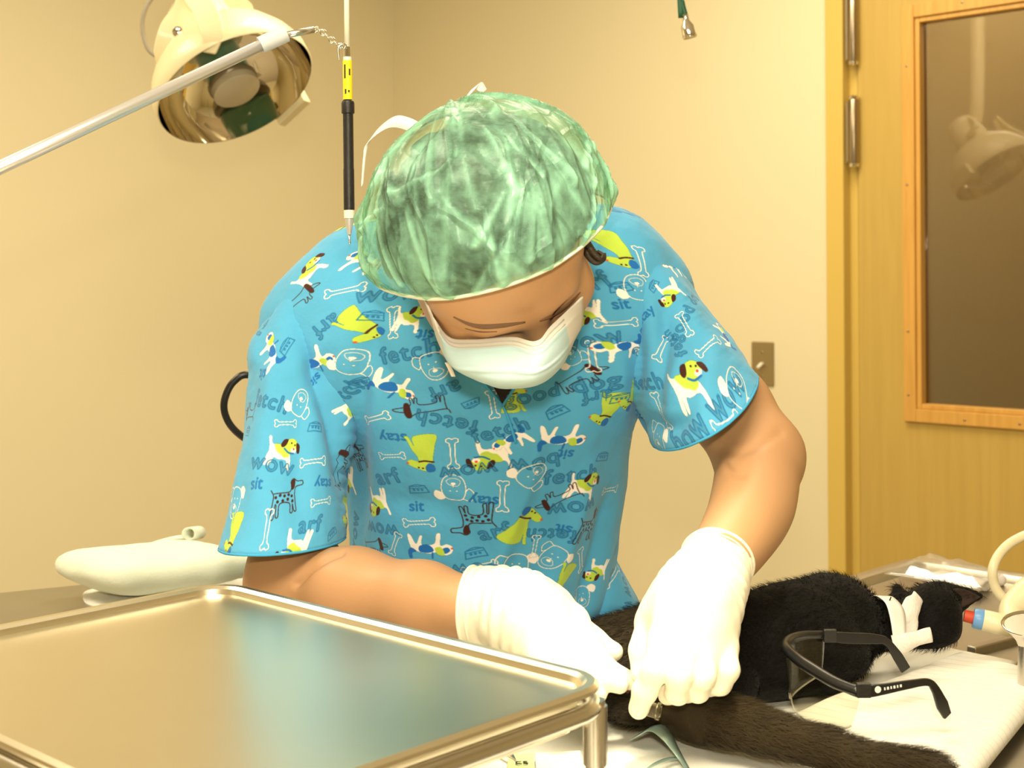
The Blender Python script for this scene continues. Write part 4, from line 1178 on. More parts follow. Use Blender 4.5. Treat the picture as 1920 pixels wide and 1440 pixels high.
s.line([(-11, 2.2), (-14, 5), (-17.5, 4.5), (-17, 1), (-16, 0), (-17.5, -2), (-16.5, -5), (-13, -4.5), (-11, -2.4), (0, -1.9), (11, -2.4), (13, -5), (16.5, -5), (17, -1.5), (16, 0), (17.5, 2), (16, 5), (13, 4.6), (11, 2.4), (0, 2.0)], WHT, 1.25, True)
s = stamp('bowl', 24, 16)
s.line([(-8, 3), (8, 4), (10, -4.5), (-10, -5.5)], LINEB, 0.9, True, False)
s.line([(-8, 3), (0, 5.5), (8, 4)], LINEB, 0.8)
for x in (-4, 0, 4): s.dot(x, -1.0, 1.3, LINEB)
s.line([(-9, 0.6), (9, 1.4)], LINEB, 0.6)
s = stamp('spotdog', 48, 46)
s.line([(-20, 8), (-17, 3), (-17, -2), (-19, -12), (-20, -19), (-16.5, -19), (-15, -8), (-13.5, -8), (-14, -18), (-11, -18), (-9.5, -7), (2, -7), (3, -16), (6, -16), (6, -8), (8, -15), (11, -15), (9.5, -4), (9, 3), (11, 9), (20, 9.5), (20.5, 13), (19, 14), (13, 15), (8, 18), (4, 15), (5, 9), (1, 4), (-16, 4)], BRN, 0.9)
s.fill([(6, 17), (10, 16), (9, 9), (5.5, 6.5), (4, 11)], BRN)
for x, y in ((-14, 0), (-9, 1.5), (-4, 0.5), (1, 1.5), (-12, -4.5), (-6, -4), (0, -3), (5, 0), (6, -5)): s.dot(x, y, 1.5, BRN)
s = stamp('greendog', 42, 46)
s.fill([(-15, -20), (-12, -8), (-8, 4), (-6, 10), (4, 9), (5, 2), (8, -6), (10, -16), (12, -20), (8, -20), (5, -10), (4, -20)], LIME)
s.fill([(-6, 11), (-5, 17), (2, 19), (6, 17), (14, 12), (16, 8), (12, 5), (4, 8)], LIME)
s.line([(-7, 9.5), (0, 7.6), (5, 8)], BRN, 1.6)
s.fill([(-6, 19.5), (0, 20), (1, 15), (-3, 10.5), (-6.5, 13)], NAVY)
s.dot(3.5, 15.5, 0.9, BRN); s.dot(7, 14.5, 0.9, BRN); s.dot(15.5, 8.8, 1.2, REDC)
s = stamp('whitegreen', 48, 44)
s.fill([(-20, 14), (-17, 15), (-14, 7), (-2, 7), (6, 3), (10, -6), (11, -18), (7, -18), (5, -9), (-6, -9), (-10, -8), (-13, -17), (-16, -17), (-15, -8), (-17, -17), (-21, -16), (-17, 0)], WHT)
s.fill([(-12, 7), (-4, 8), (4, 6), (8, -2), (2, -6), (-3, -3), (-8, -1)], LIME)
s.fill([(0, 6), (3, 15), (11, 17), (17, 12), (16, 4), (9, 1)], LIME)
s.fill([(8, 4), (12, 8), (16, 5), (13, 1)], WHT)
s.fill([(3, 15), (-2, 14), (-5, 8), (-3, 5), (1, 8)], BRN); s.fill([(15, 13), (20, 11), (21, 3), (18, 2), (16, 7)], BRN)
s.line([(0, 4), (6, 0.5), (13, 1)], NAVY, 1.8)
s.dot(8, 12, 1.0, BRN); s.dot(13, 10.5, 1.0, BRN); s.dot(12, 6, 1.4, REDC)
s = stamp('whiteblue', 50, 34)
s.fill([(-22, 2), (-20, 9), (-13, 11), (-8, 7), (2, 9), (14, 6), (19, 3), (21, -13), (17, -13), (13, -3), (8, -12), (5, -12), (7, -2), (-5, -3), (-9, -14), (-13, -14), (-11, -1), (-17, -2)], WHT)
s.fill([(-3, 6), (4, 8), (11, 6), (10, 0), (3, -2), (-2, 1)], NAVY)
s.fill([(14, 6), (19, 8), (20, 14), (23, 14), (23, 6), (19, 2)], NAVY)
s.fill([(-19, 6), (-14, 9), (-12, 4), (-17, 2)], NAVY)
s.fill([(-13, 11), (-7, 10), (-5, 3), (-10, 1), (-13, 5)], LIME)
s.line([(-2, 8), (-1, 14)], NAVY, 1.6); s.dot(-21, 3.5, 1.1, REDC)
s = stamp('doghead', 40, 38)
s.line([(-8, 12), (0, 14), (8, 11), (11, 0), (8, -12), (0, -16), (-8, -12), (-11, 0)], WHT, 1.2, True)
s.line([(-4, -3), (3, -4), (6, -9), (0, -12), (-6, -9)], WHT, 0.9, True)
s.line([(-8, 12), (-15, 14), (-18, 6), (-14, 0), (-11, 3)], WHT, 1.2)
s.fill([(8, 12), (14, 15), (19, 10), (17, 3), (11, 5)], WHT)
s.dot(0, -5.5, 2.4, WHT, 1.8); s.dot(-3, 3, 0.9, WHT); s.dot(3, 3, 0.9, WHT); s.line([(0, -6), (0, -1)], WHT, 0.8)
s = stamp('dachs', 58, 30)
s.line([(-24, 9), (-22, 4), (-10, 4), (6, 5), (14, 8), (16, 4), (25, 0), (27, -3), (21, -3), (15, -3), (12, -6), (12, -12), (9, -12), (8, -6), (6, -12), (3, -12), (3, -5), (-14, -5), (-15, -12), (-18, -12), (-18, -5), (-20, -12), (-23, -12), (-22, -3), (-22, 4)], BRN, 0.8)
s.fill([(13, 9), (17, 9), (19, 2), (18, -7), (14, -6), (13, 2)], BRN)
def word(name, body, hmm, solid):
    cu = bpy.data.curves.new('writing', 'FONT'); cu.body = body; cu.size = 1.0; cu.align_x = 'CENTER'; cu.space_character = 1.12 if not solid else 1.0
    to = bpy.data.objects.new('writing', cu); COL.objects.link(to); bpy.context.view_layer.update()
    me = bpy.data.meshes.new_from_object(to.evaluated_get(bpy.context.evaluated_depsgraph_get()))
    bpy.data.objects.remove(to); bpy.data.curves.remove(cu)
    me.calc_loop_triangles()
    v = np.array([x.co[:2] for x in me.vertices]); t = np.array([x.vertices for x in me.loop_triangles])
    bpy.data.meshes.remove(me)
    v = v * hmm * 1.45
    v[:, 1] -= (v[:, 1].max() + v[:, 1].min()) / 2; v[:, 0] -= (v[:, 0].max() + v[:, 0].min()) / 2
    s = stamp(name, np.ptp(v[:, 0]) + 4, np.ptp(v[:, 1]) + 4)
    m = np.zeros(s.X.shape, bool)
    for a, b, c in t:
        A, B, Cc = v[a], v[b], v[c]
        i0 = np.clip(((np.min([A, B, Cc], 0) + np.array((s.w, s.h)) / 2) * SR / 1000).astype(int) - 1, 0, None)
        i1 = ((np.max([A, B, Cc], 0) + np.array((s.w, s.h)) / 2) * SR / 1000).astype(int) + 2
        sl = (slice(i0[1], i1[1]), slice(i0[0], i1[0])); X, Y = s.X[sl], s.Y[sl]
        e = lambda P, Q: (Q[0] - P[0]) * (Y - P[1]) - (Q[1] - P[1]) * (X - P[0])
        d1, d2, d3 = e(A, B), e(B, Cc), e(Cc, A)
        m[sl] |= ((d1 >= -1e-6) & (d2 >= -1e-6) & (d3 >= -1e-6)) | ((d1 <= 1e-6) & (d2 <= 1e-6) & (d3 <= 1e-6))
    def grow(m, n):
        return ~shrink(~m, n)
    def shrink(m, n):
        for _ in range(n):
            q = m.copy(); q[1:] &= m[:-1]; q[:-1] &= m[1:]; q[:, 1:] &= m[:, :-1]; q[:, :-1] &= m[:, 1:]; m = q
        return m
    m = grow(m, 1 if solid else 3)
    f = m.astype(np.float32) if solid else (m & ~shrink(m, 4)).astype(np.float32)
    g = f.copy(); g[1:-1, 1:-1] = (f[1:-1, 1:-1] * 4 + f[:-2, 1:-1] + f[2:, 1:-1] + f[1:-1, :-2] + f[1:-1, 2:]) / 8
    if not solid: s.lay(m.astype(np.float32) * 0.18, LINEB)
    s.lay(g, NAVY * 0.4 + LINEB * 0.6 if solid else LINEB)
for nm, b_, h_, sol in (('wow', 'wow', 17, False), ('arf', 'arf', 16, False), ('fetch', 'fetch', 16, False), ('good dog', 'good dog', 17, False), ('bow wow', 'bow wow', 17, False), ('sit', 'sit', 11.5, True), ('stay', 'stay', 11.5, True)):
    word(nm, b_, h_, sol)

SHEET = np.empty((PH, PW, 3), np.float32); SHEET[:] = BASE
def print_at(kind, u, v, ang, scale=1.0):
    """lay one motif on the cutting sheet: metres, radians"""
    s = STAMPS[kind]
    r = math.hypot(s.w, s.h) / 2000 * scale
    x0, x1 = max(0, int((u - r) * PPM)), min(PW, int((u + r) * PPM) + 1)
    y0, y1 = max(0, int((v - r) * PPM)), min(PH, int((v + r) * PPM) + 1)
    if x1 <= x0 or y1 <= y0: return
    X, Y = np.meshgrid((np.arange(x0, x1) + .5) / PPM - u, (np.arange(y0, y1) + .5) / PPM - v)
    c, n = math.cos(ang), math.sin(ang)
    mx, my = (X * c + Y * n) * 1000 / scale, (-X * n + Y * c) * 1000 / scale
    fx, fy = (mx + s.w / 2) * SR / 1000 - 0.5, (my + s.h / 2) * SR / 1000 - 0.5
    ok = (fx > 0) & (fy > 0) & (fx < s.X.shape[1] - 1.01) & (fy < s.X.shape[0] - 1.01)
    ix, iy = np.clip(fx.astype(int), 0, s.X.shape[1] - 2), np.clip(fy.astype(int), 0, s.X.shape[0] - 2)
    tx, ty = np.clip(fx - ix, 0, 1), np.clip(fy - iy, 0, 1)
    pm = s.rgb * s.a[..., None] if False else s.rgb
    def smp(Z):
        e = (lambda w: w[..., None]) if Z.ndim == 3 else (lambda w: w)
        return (Z[iy, ix] * e((1 - tx) * (1 - ty)) + Z[iy, ix + 1] * e(tx * (1 - ty)) + Z[iy + 1, ix] * e((1 - tx) * ty) + Z[iy + 1, ix + 1] * e(tx * ty))
    a = smp(s.a) * ok; rgb = smp(pm)
    a = a[..., None]
    al = np.clip(a, 1e-4, 1)
    blk = SHEET[y0:y1, x0:x1]
    SHEET[y0:y1, x0:x1] = blk * (1 - a) + np.clip(rgb / np.clip(smp(s.a)[..., None], 0.02, 1) if False else rgb, 0, 1) * a
# ================================================================== the person
M['skin'] = mat('skin', (0.50, 0.275, 0.135), 0.48, var=0.07, vscale=14, bump=0.08, bscale=300, spec=0.4, sss=0.06)
M['scrub'] = bpy.data.materials.new('printed_cotton'); M['scrub'].use_nodes = True
M['glove'] = mat('latex_glove', (0.84, 0.78, 0.62), 0.42, var=0.02, bump=0.25, bscale=90, spec=0.4, sss=0.05)
M['hair'] = mat('dark_hair', (0.038, 0.024, 0.011), 0.5, var=0.5, vscale=60, bump=0.8, bscale=120, stretch=(1, 1, 3))
M['brow'] = mat('brow_hair_shade', (0.15, 0.075, 0.034), 0.6, var=0.2)  # soft brown holds the shade under the brow as well as hair
M['maskwhite'] = mat('mask_white', (0.68, 0.64, 0.58), 0.8, var=0.015, bump=0.1, bscale=400)
M['maskblue'] = mat('mask_pale_blue', (0.46, 0.61, 0.64), 0.8, var=0.015, bump=0.1, bscale=400)
M['undershirt'] = mat('dark_undershirt', (0.018, 0.012, 0.014), 0.9)
M['trousers'] = mat('blue_cotton', (0.05, 0.20, 0.42), 0.9, var=0.04)
M['shoe'] = mat('dark_shoe', (0.03, 0.03, 0.035), 0.5)

def proj(P):
    P = np.asarray(P) - CAM_P
    d = P @ CAM_F
    return np.stack([960 + F_PX * (P @ CAM_R) / d, HORIZON - F_PX * (P @ CAM_U) / d], -1), d

# head axes: x to her left, c crown, f face
def head_axes(pitch, yaw, roll):
    x, c, f = np.array((1.0, 0, 0)), np.array((0, -math.sin(pitch), math.cos(pitch))), np.array((0, -math.cos(pitch), -math.sin(pitch)))
    x, f = x * math.cos(yaw) - f * math.sin(yaw), f * math.cos(yaw) + x * math.sin(yaw)
    Ry = np.array(((math.cos(roll), 0, -math.sin(roll)), (0, 1, 0), (math.sin(roll), 0, math.cos(roll))))
    return np.array([Ry @ x, Ry @ c, Ry @ f])
HA = head_axes(R(54), R(13), R(16))
HC = at(915, 460, 1.27)
hd = lambda x, c, f: HC + np.array((x, c, f)) @ HA

# ---- joints
shA, elA, wrA = at(575, 600, 1.51), at(546, 1092, 1.40), at(885, 1140, 1.235)
shB, elB, wrB = at(1195, 545, 1.51), at(1424, 856, 1.40), at(1335, 1070, 1.20)

def skin_creases(V, N):
    pp, d = proj(V); amt = np.zeros(len(V))
    for pts, w, h in (([(556, 1096), (580, 1070), (612, 1048), (640, 1036)], 6, -0.0045), ([(1346, 838), (1372, 850), (1410, 840), (1462, 812)], 9, -0.0022), ([(1360, 870), (1372, 884), (1392, 892)], 6, -0.0025)):
        c = catmull([(x, y, 0) for x, y in pts], 10)[:, :2]
        m = np.hypot(pp[:, None, 0] - c[None, :, 0], pp[:, None, 1] - c[None, :, 1]).min(1)
        amt += h * np.exp(-(m / w) ** 2)
    return V + N * (amt * ((N @ CAM_F) < 0))[:, None]
B = Field((-0.34, 1.08, 0.86), (0.34, 1.72, 1.50), 0.0034)
B.ell(hd(0, 0.035, -0.012), (0.079, 0.084, 0.096), HA, 0.01)
B.ell(hd(-0.003, -0.022, 0.028), (0.077, 0.085, 0.066), HA, 0.03)
B.ell(hd(0, 0.030, 0.050), (0.072, 0.045, 0.044), HA, 0.02)
B.cone(hd(-0.036, 0.004, 0.079), hd(-0.010, 0.002, 0.088), 0.012, 0.011, 0.014)
B.cone(hd(0.036, 0.004, 0.079), hd(0.010, 0.002, 0.088), 0.012, 0.011, 0.014)
for sx in (-1, 1):
    B.ell(hd(sx * 0.043, -0.030, 0.060), (0.028, 0.026, 0.024), HA, 0.02)
    B.ell(hd(sx * 0.031, -0.014, 0.099), (0.017, 0.008, 0.013), HA, 0.012, 'cut')
    B.ell(hd(sx * 0.031, -0.016, 0.080), (0.014, 0.0115, 0.0115), HA, 0.003)
    B.ell(hd(sx * 0.076, -0.008, -0.045), (0.009, 0.031, 0.019), HA, 0.006)
B.cone(hd(0, -0.004, 0.089), hd(0, -0.040, 0.110), 0.0085, 0.013, 0.012)
B.cone(hd(-0.009, -0.045, 0.100), hd(0.009, -0.045, 0.100), 0.010, 0.010, 0.008)
B.cone(hd(-0.018, -0.072, 0.082), hd(0.018, -0.072, 0.082), 0.010, 0.010, 0.012)
B.ell(hd(0, -0.088, 0.055), (0.036, 0.026, 0.036), HA, 0.03)
nb = at(925, 520, 1.50)
B.cone(hd(0, -0.055, -0.030), nb, 0.056, 0.066, 0.03)
# trunk inside the clothes
B.cone(at(690, 600, 1.54), at(1110, 580, 1.54), 0.046, 0.046, 0.05)
B.ell(at(910, 780, 1.55), (0.125, 0.085, 0.19), None, 0.05)
B.ell(at(905, 1050, 1.60), (0.125, 0.085, 0.16), None, 0.05)
# arms, each continuous from the shoulder to the gloved wrist
B.chain([shA, (shA + elA) / 2 + np.array((0.004, 0.0, 0)), elA], [0.040, 0.038, 0.042], 0.03, 0.02)
B.chain([elA, elA * 0.62 + wrA * 0.38 - UP * 0.002, elA * 0.25 + wrA * 0.75, wrA], [0.040, 0.0405, 0.033, 0.0275], 0.03, 0.02)
B.chain([shB, at(1368, 768, 1.435), elB], [0.040, 0.041, 0.042], 0.03, 0.02)
fb_ = catmull([elB, at(1411, 945, 1.335), at(1380, 1008, 1.270), wrB], 6)
B.chain(fb_, np.interp(np.linspace(0, 1, len(fb_)), [0, 0.33, 0.66, 1], [0.0415, 0.0400, 0.0335, 0.0265]), 0.02, 0.004)
V, Q = B.mesh(); V = relax(V, Q, 3); N = normals(V, Q)
V = skin_creases(V, N)
person = tag(obj('person', (V, Q), M['skin']), 'person in blue dog-print scrub top, green cap and mask bending over the cat', 'person')
body_bvh = BVHTree.FromPolygons([tuple(p) for p in V], [tuple(int(i) for i in q) for q in Q])

# brow lines that also paint the shade under the brow, and lashes
def on_body(px, py, lift=0.001):
    d = ray(px, py); dn = nrm(d)
    h = body_bvh.ray_cast(Vector(CAM_P), Vector(dn))
    if h[0] is None: return None
    return np.array(h[0]) - dn * lift
def strip_on_face(pxs, w, name):
    P = [on_body(x, y) for x, y in pxs]
    P = [p for p in P if p is not None]
    if len(P) > 1: return obj(name, tube(catmull(P, 6), w, 8, flat=0.5), M['brow'], person)
def face_line(pts, w, name):
    P = []
    for (x, c, f) in pts:
        o = hd(x, c, f + 0.05); dn = nrm(hd(x, c, f) - o)
        h = body_bvh.ray_cast(Vector(o), Vector(dn))
        if h[0] is not None: P.append(np.array(h[0]) - dn * 0.0004)
    return obj(name, tube(catmull(P, 6), w, 8, flat=0.6), M['brow'], person)
def face_strip(pxs, w, name, flat=0.45):
    P = [on_body(x, y, 0.0005) for x, y in catmull([(x, y, 0) for x, y in pxs], 6)[:, :2]]
    P = [p for p in P if p is not None]
    return obj(name, tube(np.array(P), w, 8, flat=flat, up=CAM_F), M['brow'], person)
face_strip([(850, 594), (876, 605), (905, 611), (945, 609), (985, 604)], [0.0006, 0.0020, 0.0028, 0.0024, 0.0008], 'eyebrow_shade')
face_strip([(1012, 602), (1036, 590), (1062, 573), (1088, 548)], [0.0008, 0.0024, 0.0022, 0.0006], 'eyebrow_shade')
face_strip([(872, 616), (900, 622), (932, 622)], [0.0003, 0.0007, 0.0003], 'eyelashes')
face_strip([(1040, 598), (1060, 585), (1076, 570)], [0.0003, 0.0007, 0.0003], 'eyelashes')

# ---- gloves
def glove(wrist, fore, palm, fingers, thumb, knuck, name, cuff_r=0.031, label=None):
    allp = np.array([wrist, fore] + [p for f in fingers + [thumb] for p in f[0]])
    Fg = Field(allp.min(0) - 0.045, allp.max(0) + 0.045, 0.0017)
    for a, b_, ra, rb, k, *fl in palm:
        Fg.cone(a, b_, ra, rb, k, flat=fl[0] if fl else None)
    base = Fg.d.copy(); tot = base.copy()
    for P, rr in fingers + [thumb]:
        Fg.d = np.full(Fg.d.shape, 9.0, np.float32)
        Fg.chain(P, rr, 0.005)
        tot = Field.smin(tot, Field.smin(base, Fg.d, 0.010), 0.0012)
    Fg.d = tot
    ax = nrm(wrist - fore)                                   # towards the hand
    Fg.cut(fore, -ax)
    V, Q = Fg.mesh(); V = relax(V, Q, 2)
    N = normals(V, Q)
    t = (V - fore) @ ax
    wr_ = np.exp(-((t - 0.045) / 0.03) ** 2)
    V = V + N * (0.0008 * noise(V * 70) + 0.0011 * wr_ * np.sin(t * 520 + 2.5 * noise(V * 30)))[:, None]
    g = obj(name, (V, Q), M['glove'], person)
    tag(g, label)
    return g, fore, ax
# her right hand, reaching in from the left of the picture
f0 = at(880, 1136, 1.240) ; wA = at(930, 1140, 1.232)
mI, mM, mR, mP = at(1074, 1168, 1.215), at(1058, 1190, 1.198), at(1036, 1208, 1.184), at(1010, 1220, 1.174)
axA = nrm(wrA - elA)
glA, cA, aA = glove(wA, f0, [
    (at(868, 1134, 1.243), wA, 0.0325, 0.0300, 0.01), (wA, at(985, 1150, 1.215), 0.0300, 0.030, 0.02),
    (at(985, 1143, 1.215), mI, 0.027, 0.0135, 0.02), (at(985, 1150, 1.205), mM, 0.026, 0.0130, 0.02), (at(980, 1160, 1.200), mR, 0.025, 0.0125, 0.02), (at(970, 1165, 1.195), mP, 0.024, 0.0115, 0.02),
    (at(965, 1128, 1.235), at(1035, 1140, 1.235), 0.022, 0.016, 0.02)],
    [([mI, at(1108, 1212, 1.196), at(1134, 1252, 1.186), at(1180, 1276, 1.180)], [0.0120, 0.0105, 0.0095, 0.0082]),
     ([mM, at(1092, 1240, 1.175), at(1126, 1272, 1.170), at(1162, 1284, 1.172)], [0.0120, 0.0105, 0.0095, 0.0082]),
     ([mR, at(1064, 1258, 1.163), at(1092, 1290, 1.160), at(1122, 1300, 1.166)], [0.0115, 0.0100, 0.0090, 0.0080]),
     ([mP, at(1036, 1264, 1.155), at(1058, 1294, 1.152), at(1086, 1304, 1.158)], [0.0105, 0.0090, 0.0082, 0.0072])],
    ([at(990, 1122, 1.240), at(1058, 1152, 1.245), at(1112, 1200, 1.226), at(1150, 1222, 1.206)], [0.017, 0.0130, 0.0112, 0.0085]), None, 'glove', label='white latex glove with its cuff pulled over the wrist')
# her left hand, coming down from the right
f1 = at(1344, 1052, 1.225); wB = at(1328, 1092, 1.195)
nI, nM, nR, nP = at(1247, 1200, 1.135), at(1284, 1216, 1.130), at(1322, 1220, 1.136), at(1353, 1212, 1.150)
glB, cB, aB = glove(wB, f1, [
    (at(1352, 1036, 1.235), wB, 0.0315, 0.0290, 0.01), (wB, at(1300, 1140, 1.165), 0.0290, 0.030, 0.02),
    (at(1296, 1132, 1.165), nI, 0.024, 0.0135, 0.02), (at(1302, 1136, 1.160), nM, 0.025, 0.0135, 0.02), (at(1312, 1138, 1.162), nR, 0.025, 0.0130, 0.02), (at(1322, 1136, 1.168), nP, 0.024, 0.0120, 0.02),
    (at(1286, 1110, 1.185), at(1238, 1150, 1.180), 0.020, 0.016, 0.02)],
    [([nI, at(1228, 1255, 1.120), at(1210, 1296, 1.126), at(1198, 1328, 1.136)], [0.0120, 0.0108, 0.0098, 0.0086]),
     ([nM, at(1274, 1268, 1.110), at(1270, 1298, 1.126), at(1252, 1304, 1.148)], [0.0120, 0.0108, 0.0098, 0.0085]),
     ([nR, at(1316, 1270, 1.116), at(1308, 1294, 1.132), at(1288, 1300, 1.154)], [0.0118, 0.0102, 0.0092, 0.0082]),
     ([nP, at(1364, 1256, 1.130), at(1350, 1282, 1.136), at(1330, 1288, 1.150)], [0.0108, 0.0098, 0.0088, 0.0078])],
    ([at(1272, 1124, 1.190), at(1222, 1168, 1.182), at(1205, 1222, 1.170), at(1203, 1262, 1.165)], [0.018, 0.0130, 0.0112, 0.0088]), None, 'glove', label='white latex glove with a loose rolled cuff below the elbow')
def cuff(gl, c, ax, r, up_):
    """the rolled bead along the glove's open end"""
    me = gl.data
    co = np.empty(len(me.vertices) * 3, np.float32); me.vertices.foreach_get('co', co); co = co.reshape(-1, 3).astype(float)
    t = (co - c) @ ax
    u = nrm(up_ - (up_ @ ax) * ax); w = np.cross(ax, u)
    for k, (tt, rr) in enumerate(((0.0012, 0.0019), (0.0085, 0.0011))):
        e = co[np.abs(t - tt) < 0.0022]
        q = e - c; rad = np.hypot(q @ u, q @ w); ang = np.arctan2(q @ w, q @ u)
        e = e[rad > 0.6 * np.median(rad)]; ang = ang[rad > 0.6 * np.median(rad)]; rad = rad[rad > 0.6 * np.median(rad)]
        P = []
        for al in np.linspace(-math.pi, math.pi, 40, endpoint=False):
            m = np.abs((ang - al + math.pi) % (2 * math.pi) - math.pi) < 0.16
            rm = np.max(rad[m]) if m.any() else np.median(rad)
            P.append(c + ax * tt + (math.cos(al) * u + math.sin(al) * w) * rm)
        P = np.array(P); P = (np.roll(P, 1, 0) + 2 * P + np.roll(P, -1, 0)) / 4
        obj('cuff_roll', tube(P, rr, 8, closed=True), M['glove'], gl)
cuff(glA, cA, aA, 0.0318, UP)
cuff(glB, cB, aB, 0.0312, UP)

# ---- scrub top: trunk
T = Field((-0.30, 1.28, 0.84), (0.26, 1.80, 1.48), 0.0042)
T.ell(at(912, 790, 1.535), (0.150, 0.118, 0.20), None, 0.02)
T.ell(at(908, 960, 1.56), (0.148, 0.112, 0.20), None, 0.06)
T.ell(at(900, 1130, 1.60), (0.138, 0.112, 0.16), None, 0.06)
T.cone(at(590, 612, 1.52), at(700, 545, 1.515), 0.058, 0.062, 0.06)
T.cone(at(700, 545, 1.515), at(900, 510, 1.52), 0.062, 0.075, 0.05)
T.cone(at(900, 510, 1.52), at(1130, 508, 1.515), 0.075, 0.060, 0.05)
T.cone(at(1130, 508, 1.515), at(1205, 560, 1.52), 0.060, 0.055, 0.05)
T.ell(at(800, 745, 1.475), (0.068, 0.062, 0.075), None, 0.06)
T.ell(at(1020, 735, 1.475), (0.068, 0.062, 0.075), None, 0.06)
T.cone(at(700, 640, 1.50), at(1110, 620, 1.50), 0.085, 0.085, 0.06)
T.cut(at(900, 1215, 1.50), (0, 0.1, -1))
CREASE = {
 'trunk': [([(1018, 800), (990, 900), (935, 1050), (900, 1110)], 16, 0.007), ([(1105, 880), (1070, 1000), (1020, 1120), (985, 1180)], 18, 0.008), ([(700, 590), (722, 700), (790, 800)], 22, -0.006),
           ([(690, 620), (672, 760), (668, 900), (672, 1020)], 20, -0.008), ([(1160, 640), (1168, 800), (1140, 980)], 18, 0.004), ([(760, 610), (830, 720), (905, 800)], 20, 0.005), ([(1130, 560), (1090, 690), (1000, 800)], 22, -0.005),
           ([(940, 757), (962, 800), (972, 840)], 8, -0.003), ([(940, 757), (905, 718)], 7, 0.003), ([(943, 757), (990, 695)], 7, 0.003), ([(1150, 900), (1120, 1040), (1080, 1160)], 14, -0.009), ([(700, 930), (840, 960), (900, 1040)], 24, -0.004), ([(880, 620), (850, 700)], 20, -0.004)],
 'sleeveA': [([(560, 600), (600, 720), (640, 850), (655, 960)], 18, -0.009), ([(520, 620), (500, 800), (470, 980)], 22, 0.005), ([(640, 640), (655, 760), (660, 1000)], 16, 0.006), ([(600, 640), (560, 800), (560, 1000)], 24, -0.004), ([(490, 570), (476, 700)], 12, 0.005), ([(540, 540), (500, 590), (478, 640)], 8, -0.004)],
 'sleeveB': [([(1182, 520), (1192, 640), (1186, 790)], 16, -0.008), ([(1248, 560), (1244, 680), (1225, 800)], 18, -0.006), ([(1230, 470), (1300, 600), (1380, 700)], 20, 0.004), ([(1330, 650), (1320, 760), (1290, 830)], 20, 0.004), ([(1190, 780), (1240, 800), (1300, 790)], 16, -0.006), ([(1280, 640), (1250, 760)], 22, 0.004)]}
def crease(V, N, which):
    pp, d = proj(V)
    front = (N @ CAM_F) < 0.15
    amt = np.zeros(len(V))
    for pts, w, h in CREASE[which]:
        c = catmull([(x, y, 0) for x, y in pts], 10)[:, :2]
        s = np.linspace(0, 1, len(c))
        dd = np.hypot(pp[:, None, 0] - c[None, :, 0], pp[:, None, 1] - c[None, :, 1])
        i = dd.argmin(1); m = dd[np.arange(len(V)), i]
        amt += 1.4 * h * np.exp(-(m / w) ** 2) * np.clip(np.sin(math.pi * np.clip(s[i] * 0.9 + 0.05, 0, 1)) * 1.4, 0, 1)
    return V + N * (amt * front)[:, None]
V, Q = T.mesh(); V = relax(V, Q, 3); N = normals(V, Q)
V = crease(V, N, 'trunk')
V = V + N * (0.0022 * noise(V * np.array((26, 26, 10))) + 0.0009 * noise(V * 70))[:, None]
V = relax(V, Q, 1)
AX = nrm((0.0, -0.10, 0.56)); AXO = at(905, 1180, 1.60)
def trunk_uv(V):
    q = V - AXO
    v = q @ AX
    fr = nrm(np.array((0, -1.0, 0)) - AX * (-AX[1])); sx = np.cross(fr, AX); sx = sx if sx[0] > 0 else -sx
    th = np.arctan2((q @ sx) / 0.15, (q @ fr) / 0.12)
    return np.stack([0.575 + th * 0.145, v + 0.05], 1)
PIECES = {}
top = obj('scrub_top', (V, Q), M['scrub'], person)
PIECES['trunk'] = (V, Q, trunk_uv(V), top, 2 * math.pi * 0.145)
# sleeves
def sleeve(path, rads, n0, off, which, up, hem_n, seg=110, ns=90, flat=0.92):
    C_ = catmull(path, ns // (len(path) - 1))
    T_, Nn, Bb = frames(C_, up=up)
    L = np.concatenate([[0], np.cumsum(np.linalg.norm(np.diff(C_, axis=0), axis=1))])
    rr = np.interp(np.linspace(0, 1, len(C_)), np.linspace(0, 1, len(rads)), rads)
    a = np.linspace(0, 2 * np.pi, seg, endpoint=False)
    P = C_[:, None] + rr[:, None, None] * (np.cos(a)[None, :, None] * Nn[:, None] * flat + np.sin(a)[None, :, None] * Bb[:, None])
    # tilt the hem
    hn = nrm(hem_n); t = np.linspace(0, 1, len(C_))[:, None] ** 3
    dlt = (P - C_[:, None]) @ hn
    P = P - (t * dlt)[..., None] * (T_[-1] / (T_[-1] @ hn))[None, None]
    V = P.reshape(-1, 3)
    n = len(C_)
    ii, jj = np.meshgrid(np.arange(n - 1), np.arange(seg), indexing='ij')
    Q = np.stack([ii * seg + jj, ii * seg + (jj + 1) % seg, (ii + 1) * seg + (jj + 1) % seg, (ii + 1) * seg + jj], -1).reshape(-1, 4)
    N = normals(V, Q)
    if ((V - np.repeat(C_, seg, 0)) * N).sum(1).mean() < 0:
        Q = Q[:, ::-1]; N = -N
    V = crease(V, N, which)
    V = V + N * (0.003 * noise(V * np.array((30, 30, 9))) + 0.0009 * noise(V * 75))[:, None]
    uv = np.stack([off[0] + 2 * math.pi * 0.068 - np.tile(a, n) * 0.068, off[1] - np.repeat(L, seg)], 1)
    o = obj('sleeve', (V, Q), M['scrub'], top, solid=0.0016)
    PIECES[which] = (V, Q, uv, o, 2 * math.pi * 0.068)
    return V[-seg:]
hemA = sleeve([at(668, 560, 1.51), at(610, 612, 1.505), at(570, 720, 1.475), at(552, 880, 1.435), at(530, 1018, 1.395)], [0.036, 0.064, 0.066, 0.060, 0.063, 0.066], 0, (0.04, 1.32), 'sleeveA', CAM_R, (0.05, -0.04, -1))
